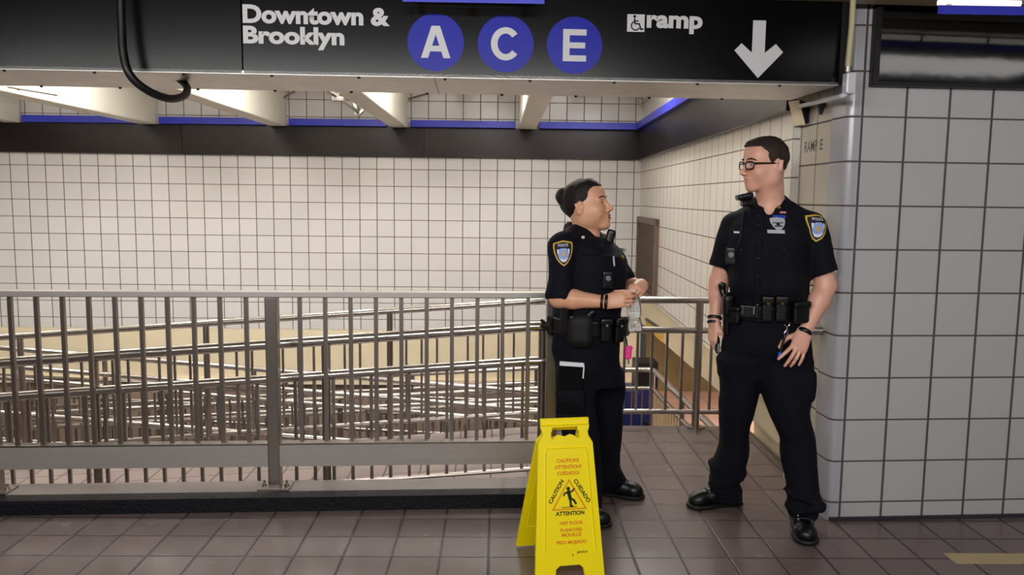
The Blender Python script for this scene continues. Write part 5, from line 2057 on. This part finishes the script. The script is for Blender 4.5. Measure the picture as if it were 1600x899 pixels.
    hv = lambda u_, v: surf(V, u_, v)
    p0, p1 = hv(956, 399), hv(957.5, 416)
    o_ = nv(.006, -.008, 0)
    pn = tube('pen', [p0 + o_, p1 + o_], .0042, M_SILVER, vest, 8)
    tube('clip_cap', [p0 + o_ + nv(0, 0, .006), p0 + o_ - nv(0, 0, .02)], .006, M_PLASTIC, pn, 8)
    nb = norm(fw * .75 + rt * .4)
    silver_badge(V, surf(V, 975, 396), nb, (0, 0, 1), .024, .026, vest)
    q = hv(971, 402) + nv(.004, -.006, 0)
    lathe('gold_pin', [(.009, 0), (.009, .003), (.003, .006)], M_BRASS, vest, Matrix.Translation(q) @ Vector(nb).to_track_quat('Z', 'Y').to_matrix().to_4x4(), 10)
    bc, fb_ = pouch(vest, 'body_camera', V, surf(V, 948, 437), norm(fw * .6 + rt), .050, .080, .024, M_PLASTIC, False, None, .008)
    lathe('lens', [(.012, 0), (.012, .004), (.008, .005), (.007, .002)], M_GREY, bc, Matrix.Translation(fb_.p(0, .029, .008)) @ Vector(fb_.d(0, 1, 0)).to_track_quat('Z', 'Y').to_matrix().to_4x4(), 16)
    # ---- trousers
    Tr = SDF()
    hip = [(508, 861, 973), (530, 858, 972), (550, 860, 972), (575, 865, 974), (600, 868, 974)]
    Tr.loft([(z, x, y, a * .93, b) for z, x, y, a, b in rows_from(hip, lerp_fun((508, .15), (560, .15), (600, .10)), lambda v: 3.80)], phi, .03)
    legR = [(575, 866, 936), (600, 869, 934), (640, 873, 932), (680, 880, 934), (720, 888, 937), (760, 893, 938), (790, 897, 940), (812, 898, 941)]
    legL = [(575, 912, 974), (610, 915, 977), (640, 918, 974), (672, 920, 970), (708, 922, 969), (732, 924, 973), (752, 928, 983), (764, 930, 985)]
    Tr.loft(rows_from(legR, lerp_fun((575, .10), (640, .09), (812, .075)), lerp_fun((575, 3.76), (680, 3.70), (812, 3.66))), 0, .05)
    Tr.loft(rows_from(legL, lerp_fun((575, .10), (640, .09), (764, .075)), lerp_fun((575, 3.90), (680, 3.95), (764, 4.0))), 0, .03)
    Tr.folds(.0065, 29, 22, (1, 1, .8))
    Tr.folds(.0045, 37, 40, (1, 1, 1.6))
    trs = Tr.obj('trousers', M_NAVYT, root, .0052, 1)
    shoe(root, (.748, 3.945, 0), (.490, 4.02, 0), None)['label'] = 'black work shoe of the far foot'
    shoe(root, (.535, 3.595, 0), (.275, 3.67, 0), None)['label'] = 'black work shoe of the near foot'
    # ---- duty belt and gear
    B_ = SDF()
    B_.loft(trows, phi, .004, shift=.012, zlim=(P(910, 519, Yt).z, P(910, 494, Yt).z), rd=.004)
    belt = B_.obj('duty_belt', M_LEATHER, root, .005, 1)
    W_ = SDF()
    W_.loft(trows, phi, .004, shift=.008, zlim=(trows_z(trows)[0] - .05, trows_z(trows)[1]))
    pouch(belt, 'holster', W_, surf(W_, 908, 516), norm(rt + fw * .1), .125, .16, .05, M_NYLON, False, None, .045)
    gp = SDF()
    gp.cap(np3(P(912, 502, 3.63)), np3(P(926, 488, 3.62)), .020, .017, .01)
    gp.box(np3(P(899, 500, 3.635)), (.03, .018, .022), .01, .01)
    gp.obj('pistol_grip', M_PLASTIC, belt, .004, 1)
    pouch(belt, 'magazine_pouch', W_, surf(W_, 945, 515), norm(fw * .6 + rt), .05, .11, .035, M_LEATHER, True, M_GREY, .009)
    pouch(belt, 'magazine_pouch', W_, surf(W_, 962, 516), norm(fw + rt * .6), .05, .11, .035, M_LEATHER, True, M_GREY, .009)
    pouch(belt, 'cuff_pouch', W_, np3(P(985, 512, 3.72)), norm(fw + rt * .05), .07, .09, .035, M_LEATHER, True, None, .012)
    rp, rf = pouch(belt, 'radio', W_, np3(P(866, 498, 3.62)), norm(-fw * .55 + rt), .05, .14, .035, M_PLASTIC, False, None, .008)
    tube('antenna', [rf.p(0, .02, .05), np3(P(877, 466, 3.63))], .006, M_RUBBER, rp, 8)
    # pink lighter-like key fob at the front of the belt
    kf = np3(P(981.5, 551, 3.76))
    S = SDF()
    S.box(kf, (.016, .012, .032), .007, .004)
    S.ell(kf + nv(.008, 0, .022), (.014, .010, .010), .006)
    kk = S.obj('pink_key_fob', M_PINK, belt, .0035, 1)
    tube('key_cord', spline([np3(P(975, 520, 3.78)), np3(P(979, 532, 3.76)), np3(P(980, 543, 3.76))], 4), .003, M_NYLON, kk, 6)
    tube('key', [kf + nv(0, 0, -.03), kf + nv(.004, 0, -.055)], .004, M_GREY, kk, 6)
    # wrist bands
    a = norm(wrR - elR)
    band(root, 'wristband', elR + (wrR - elR) * .93, a, .0310, M_RUBBER, .006, .004)
    band(root, 'wristband', elR + (wrR - elR) * 1.02, a, .0300, M_RUBBER, .007, .005)
    # cuffed sleeve of dark gloves hung at the back of the belt
    gl = empty('gloves', tuple(P(853, 510, 3.80)), 'pair of black gloves hanging from the back of the duty belt by the pipe handrail', 'gloves')
    S = SDF()
    S.cap(np3(P(861, 516, 3.80)), np3(P(856, 508, 3.79)), .022, .017, .01)
    for u0, v0, u1, v1 in ((855, 509, 846.5, 501), (857, 506, 857, 496), (859, 506, 863, 495), (853, 511, 846, 509)):
        S.cap(np3(P(u0, v0, 3.79)), np3(P(u1, v1, 3.78)), .0095, .008, .004)
    S.obj('glove', M_NYLON, gl, .0035, 1)
    S = SDF()
    S.cap(np3(P(863, 518, 3.84)), np3(P(858, 512, 3.85)), .022, .017, .01)
    for u0, v0, u1, v1 in ((857, 513, 848, 515), (858, 511, 850, 507), (860, 509, 860, 500)):
        S.cap(np3(P(u0, v0, 3.85)), np3(P(u1, v1, 3.855)), .0095, .008, .004)
    S.obj('glove', M_NYLON, gl, .0035, 1)
    # memo book tucked at the thigh, white page edge on top
    c = surf(Tr, 890, 605)
    mb = empty('notebook', tuple(c), 'black notebook with white top edge in the thigh pocket of the officer with a bun', 'notebook')
    cc = np3(P(890.5, 607, c[1] - .012))
    Rm = Matrix.Translation(cc) @ Matrix.Rotation(.06, 4, 'Y') @ Matrix.Rotation(-.12, 4, 'X')
    box('cover', (-.057, -.014, -.115), (.057, .016, .104), M_COVER, mb, .005, Rm)
    box('pages', (-.055, -.013, .098), (.057, .015, .120), M_PAPER, mb, .003, Rm)
    box('page_edge', (.052, -.015, .05), (.059, -.004, .11), M_PAPER, mb, .002, Rm)
    # the trouser pocket that holds it
    pk = SDF()
    pk.box(np3(P(891, 632, c[1] - .006)), (.066, .026, .075), .016, .01)
    pk.folds(.002, 41, 40)
    pk.obj('cargo_pocket', M_NAVYT, trs, .005, 1)
    # ---- water bottle
    by = 3.655
    b0, b1 = np3(P(993, 517, by)), np3(P(989, 462, by))
    ax = norm(b1 - b0)
    L_ = np.linalg.norm(b1 - b0)
    Mb = Matrix.Translation(b0) @ Vector(ax).to_track_quat('Z', 'Y').to_matrix().to_4x4()
    bo = empty('water_bottle', tuple(b0), 'clear plastic water bottle held upright in the hands of the officer with a bun', 'bottle')
    prof = [(.022, .002), (.030, .0), (.0335, .006)]
    for i in range(12):
        z = .012 + .010 * i
        prof.append((.0335 - .0018 * (i % 2) - .006 * math.exp(-((z - .058) / .016) ** 2), z))
    prof += [(.032, .135), (.026, .152), (.016, .165), (.0125, .168), (.0125, .178)]
    m_pet, nt, b = new_mat('clear_plastic')
    b.inputs['Base Color'].default_value = (.93, .95, 1, 1)
    b.inputs['Roughness'].default_value = .12
    b.inputs['Transmission Weight'].default_value = .82
    b.inputs['Specular IOR Level'].default_value = .9
    b.inputs['IOR'].default_value = 1.28
    lathe('bottle_shell', prof, m_pet, bo, Mb, 28)
    lathe('cap', [(.0145, .174), (.0145, .188), (.013, .190)], M_PWHITE, bo, Mb, 20)
    return root


build_man()
build_woman()
